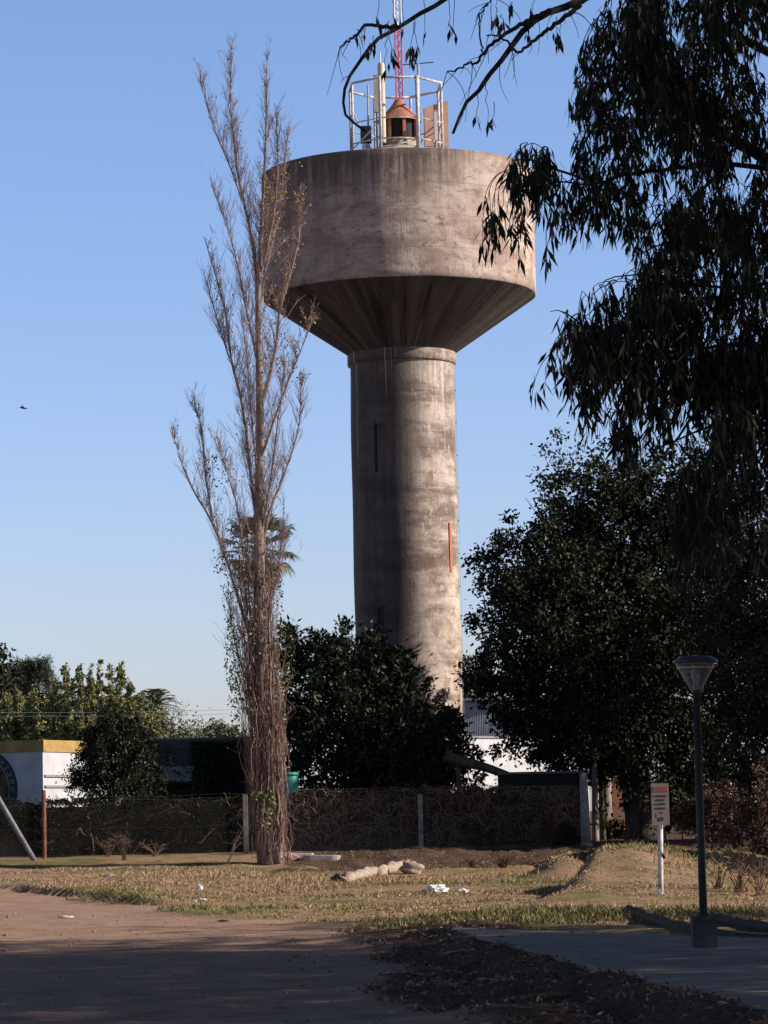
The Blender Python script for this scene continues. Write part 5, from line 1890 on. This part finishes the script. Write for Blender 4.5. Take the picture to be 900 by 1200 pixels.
def beam(pts, z_up, rad, lab):
    P = np.array([gp(x, y) for x, y in pts])
    P[:, 2] += z_up
    Q = smooth_line(P, 20)
    return tag(rough_tube(Q, np.linspace(rad, rad * .85, 20), 10, .008).build("fallen_log", M_log, origin=Q[0], smooth=True), lab, "log", "fallen logs beside the walk")


beam([(736, 1071), (760, 1078), (790, 1089), (840, 1100), (915, 1110)], .03, .085, "long dark log lying in the grass in front of the lamp's block")
beam([(838, 1079), (880, 1089), (940, 1096)], .03, .085, "shorter dark log behind the lamp's block")
M_pale = rough_mat("pale_rubble", (.20, .15, .115), (.40, .32, .26), 3, .95, .1, .6, .03)


def lump(name, lab, cat, px, py, sx, sy, sz, mat, group=None, seed=0, rot=0.0, sink=.25):
    b = gp(px, py)
    nu, nv = 22, 14
    V = []
    r2 = np.random.default_rng(seed)
    ph = r2.random(12) * 6.28
    for i in range(nv + 1):
        th = math.pi * i / nv
        for j in range(nu):
            f_ = 2 * math.pi * j / nu
            q = np.array([math.sin(th) * math.cos(f_), math.sin(th) * math.sin(f_), math.cos(th)])
            k_ = 1 + .16 * math.sin(3 * q[0] + ph[0]) * math.sin(4 * q[1] + ph[1]) + .14 * math.sin(6 * q[2] + ph[2] + 3 * q[0]) + .09 * math.sin(9 * q[0] + ph[3]) * math.sin(8 * q[1] + ph[4]) + r2.normal(0, .03)
            V.append(rotz(rot) @ (q * k_ * [sx, sy, sz]) + b + [0, 0, sz * (1 - sink) - .02])
    fs = [(i * nu + j, (i + 1) * nu + j, (i + 1) * nu + (j + 1) % nu, i * nu + (j + 1) % nu) for i in range(nv) for j in range(nu)]
    return tag(MB().add(V, fs).build(name, mat, origin=b, smooth=True), lab, cat, group)


def plog(pts, rad, lab):
    P = np.array([gp(x, y) for x, y in pts])
    P[:, 2] += rad * .6
    Q = smooth_line(P, 14)
    rr = np.full(14, rad) * (1 + .18 * np.sin(np.arange(14) * 1.7)) * np.interp(np.arange(14), [0, 1, 12, 13], [.75, 1, 1, .7])
    mb = rough_tube(Q, rr, 12, .02)
    e = Q[0]
    for _ in range(6):
        d = rng.normal(0, 1, 3) * [.5, .6, .6] + [-.4, 0, .25]
        mb.tube(bez(e, e + d * .07, e + d * .15 - [0, 0, .03], 4), [.05, .035, .02, .008], 5)
    return tag(mb.build("broken_log", M_pale, origin=Q[7], smooth=True), lab, "log")


plog([(405, 1034), (425, 1029), (440, 1024)], .13, "nearer of two short pale broken logs, with dark splintered roots")
plog([(442, 1026), (460, 1021), (474, 1018)], .14, "pale broken log between the splintered one and the stump")
lump("tree_stump", "low pale earthy stump at the end of the broken logs", "stump", 482, 1024, .30, .22, .21, M_pale, None, 21)
lump("soil_clod", "dark soil clod against the splintered log", "clod", 398, 1034, .18, .15, .13, M_br and rough_mat("dark_clod", (.06, .035, .025), (.14, .085, .06), 5), None, 9)
M_slab = rough_mat("old_slab", (.30, .26, .23), (.44, .39, .35), 3, .95, .15)


def slab(px, py, l, w_, h, rot, lab, tilt=0.0):
    b = gp(px, py)
    rm = rotz(rot) @ np.array([[math.cos(tilt), 0, math.sin(tilt)], [0, 1, 0], [-math.sin(tilt), 0, math.cos(tilt)]])
    mb = MB()
    nx_ = 14
    V = []
    fs = []
    out = []
    for k_ in range(nx_):
        q = 2 * math.pi * k_ / nx_
        c_, s__ = math.cos(q), math.sin(q)
        out.append((l / 2 * np.sign(c_) * abs(c_) ** .35 * rng.uniform(.92, 1.05), w_ / 2 * np.sign(s__) * abs(s__) ** .35 * rng.uniform(.88, 1.08)))
    for z in (-.3, h * .9 - .09, h - .09):
        for (x, y) in out:
            s__ = .97 if z == h - .09 else 1
            V.append(b + rm @ np.array([x * s__, y * s__, z]))
    for a_ in range(2):
        for k_ in range(nx_):
            fs.append((a_ * nx_ + k_, a_ * nx_ + (k_ + 1) % nx_, (a_ + 1) * nx_ + (k_ + 1) % nx_, (a_ + 1) * nx_ + k_))
    fs.append(tuple(range(2 * nx_, 3 * nx_)))
    return tag(mb.add(V, fs).build("concrete_slab", M_slab, origin=b), lab, "slab")


slab(350, 1003, 1.0, .6, .17, .05, "broken concrete slab lying against the poplar's foot")
slab(377, 1004, 1.2, .5, .14, -.04, "longer broken concrete slab beyond the poplar's slab, partly overlapping", .03)
M_bag = rough_mat("white_plastic_bag", (.62, .66, .66), (.82, .84, .84), 8, .4, .4, .3, .01)
M_bag2 = rough_mat("translucent_bag", (.40, .38, .36), (.62, .60, .58), 8, .4, .4, .3, .01)
M_pink = rough_mat("pink_cloth", (.36, .16, .15), (.55, .36, .34), 8, .8, .2, .3, .01)
M_gbot = rough_mat("green_plastic", (.03, .14, .06), (.05, .2, .09), 8, .3, .5, 0)


def crumple(px, py, s, h, mat, lab, name="plastic_bag", cat="litter"):
    b = gp(px, py)
    nu, nv = 18, 9
    V = []
    for i in range(nv + 1):
        th = .5 * math.pi * i / nv
        for j in range(nu):
            f_ = 2 * math.pi * j / nu
            k_ = 1 + rng.normal(0, .17)
            V.append(b + [math.sin(th) * math.cos(f_) * s * k_, math.sin(th) * math.sin(f_) * s * .7 * k_, math.cos(th) * h * k_ - .005])
    fs = [(i * nu + j, (i + 1) * nu + j, (i + 1) * nu + (j + 1) % nu, i * nu + (j + 1) % nu) for i in range(nv) for j in range(nu)]
    return tag(MB().add(V, fs).build(name, mat, origin=b), lab, cat)


crumple(512, 1045, .24, .13, M_bag, "larger crumpled white plastic bag on the grass near the broken logs")
crumple(541, 1046, .15, .08, M_bag2, "smaller greyish plastic bag beside the larger white one")
crumple(499, 1045, .09, .06, M_gbot, "flattened green bottle next to the white bag", "plastic_bottle")
crumple(234, 1042, .075, .09, M_bag, "small upright white paper scrap on the grass nearest the poplar", "paper_scrap")
crumple(229, 1057, .07, .03, M_bag, "flat white scrap near the road edge, the paler of a pair", "paper_scrap")
crumple(238, 1055, .08, .04, M_bag, "folded white scrap near the road edge, the higher of a pair", "paper_scrap")
crumple(128, 1027, .13, .07, rough_mat("blue_scrap", (.18, .22, .26), (.3, .34, .38), 5), "bluish crumpled scrap in the straw grass before the dark hedge", "paper_scrap")
crumple(78, 1075, .13, .03, M_bag2, "pale scrap lying on the dirt road", "paper_scrap")
crumple(262, 1080, .1, .03, M_dgrey, "dark flat scrap on the dirt road's edge", "rubber_scrap")
crumple(340, 1007, .28, .18, M_pink, "dirty pink cloth heap beside the poplar's foot", "cloth_heap", "cloth")
crumple(240, 965, .0, .0, M_dgrey, "x") if False else None
# sticks and bark strips on the soil bank by the walk
for i, (px, py, dx, dy, lab) in enumerate(((470, 1142, 60, -6, "long pale bark strip on the shaded soil bank"), (560, 1150, 40, 8, "crooked stick on the shaded soil bank close to the walk's edge"), (610, 1172, 55, -4, "bark strip low on the soil bank near the picture's bottom"), (520, 1120, 35, -5, "short stick near the tip of the walk"))):
    a_, b_ = gp(px, py), gp(px + dx, py + dy)
    Q = bez(a_ + [0, 0, .02], (a_ + b_) / 2 + [.05, .05, .05], b_ + [0, 0, .02], 8)
    tag(MB().tube(Q, np.linspace(.018, .008, 8), 5).build("fallen_stick", stick_m, origin=a_), lab, "stick", "sticks on the soil bank")

# ------------------------------------------------------------------ overhead wires, bird
M_cable = rough_mat("cable", (.30, .30, .32), (.4, .4, .42), 3, .6, .3, 0)
for (y0, y1, lab) in ((825, 829, "upper of two thin overhead wires crossing before the young poplars"), (828.5, 834, "lower of two thin overhead wires crossing before the young poplars")):
    a_, b_ = W(-500, y0 - 8, 140), W(420, y1 - 3, 140)
    xs = np.linspace(0, 1, 30)
    P = [a_ * (1 - t_) + b_ * t_ + np.array([0, 0, -.5 * (1 - (2 * t_ - 1) ** 2)]) for t_ in xs]
    tag(MB().tube(P, .007, 4).build("overhead_wire", M_cable, origin=a_), lab, "wire", "overhead wires")
bb = W(27, 478, 140)
bird = MB()
bird.tube([bb + [-.16, 0, .03], bb + [-.08, 0, .02], bb, bb + [.1, 0, -.03], bb + [.2, 0, -.05]], [.01, .04, .05, .035, .012], 8)
for s in (-1, 1):
    bird.add([bb + [-.05, .03 * s, .02], bb + [-.02, .3 * s, .1], bb + [.05, .5 * s, .02], bb + [.06, .05 * s, 0]], [(0, 1, 2, 3)])
    bird.add([bb + [-.05, .03 * s, .026], bb + [-.02, .3 * s, .106], bb + [.05, .5 * s, .026], bb + [.06, .05 * s, .006]], [(3, 2, 1, 0)])
tag(bird.build("bird", M_dgrey, origin=bb), "tiny dark bird flying in the clear sky", "bird")

for o in bpy.data.objects:
    if "_o" in o:
        del o["_o"]
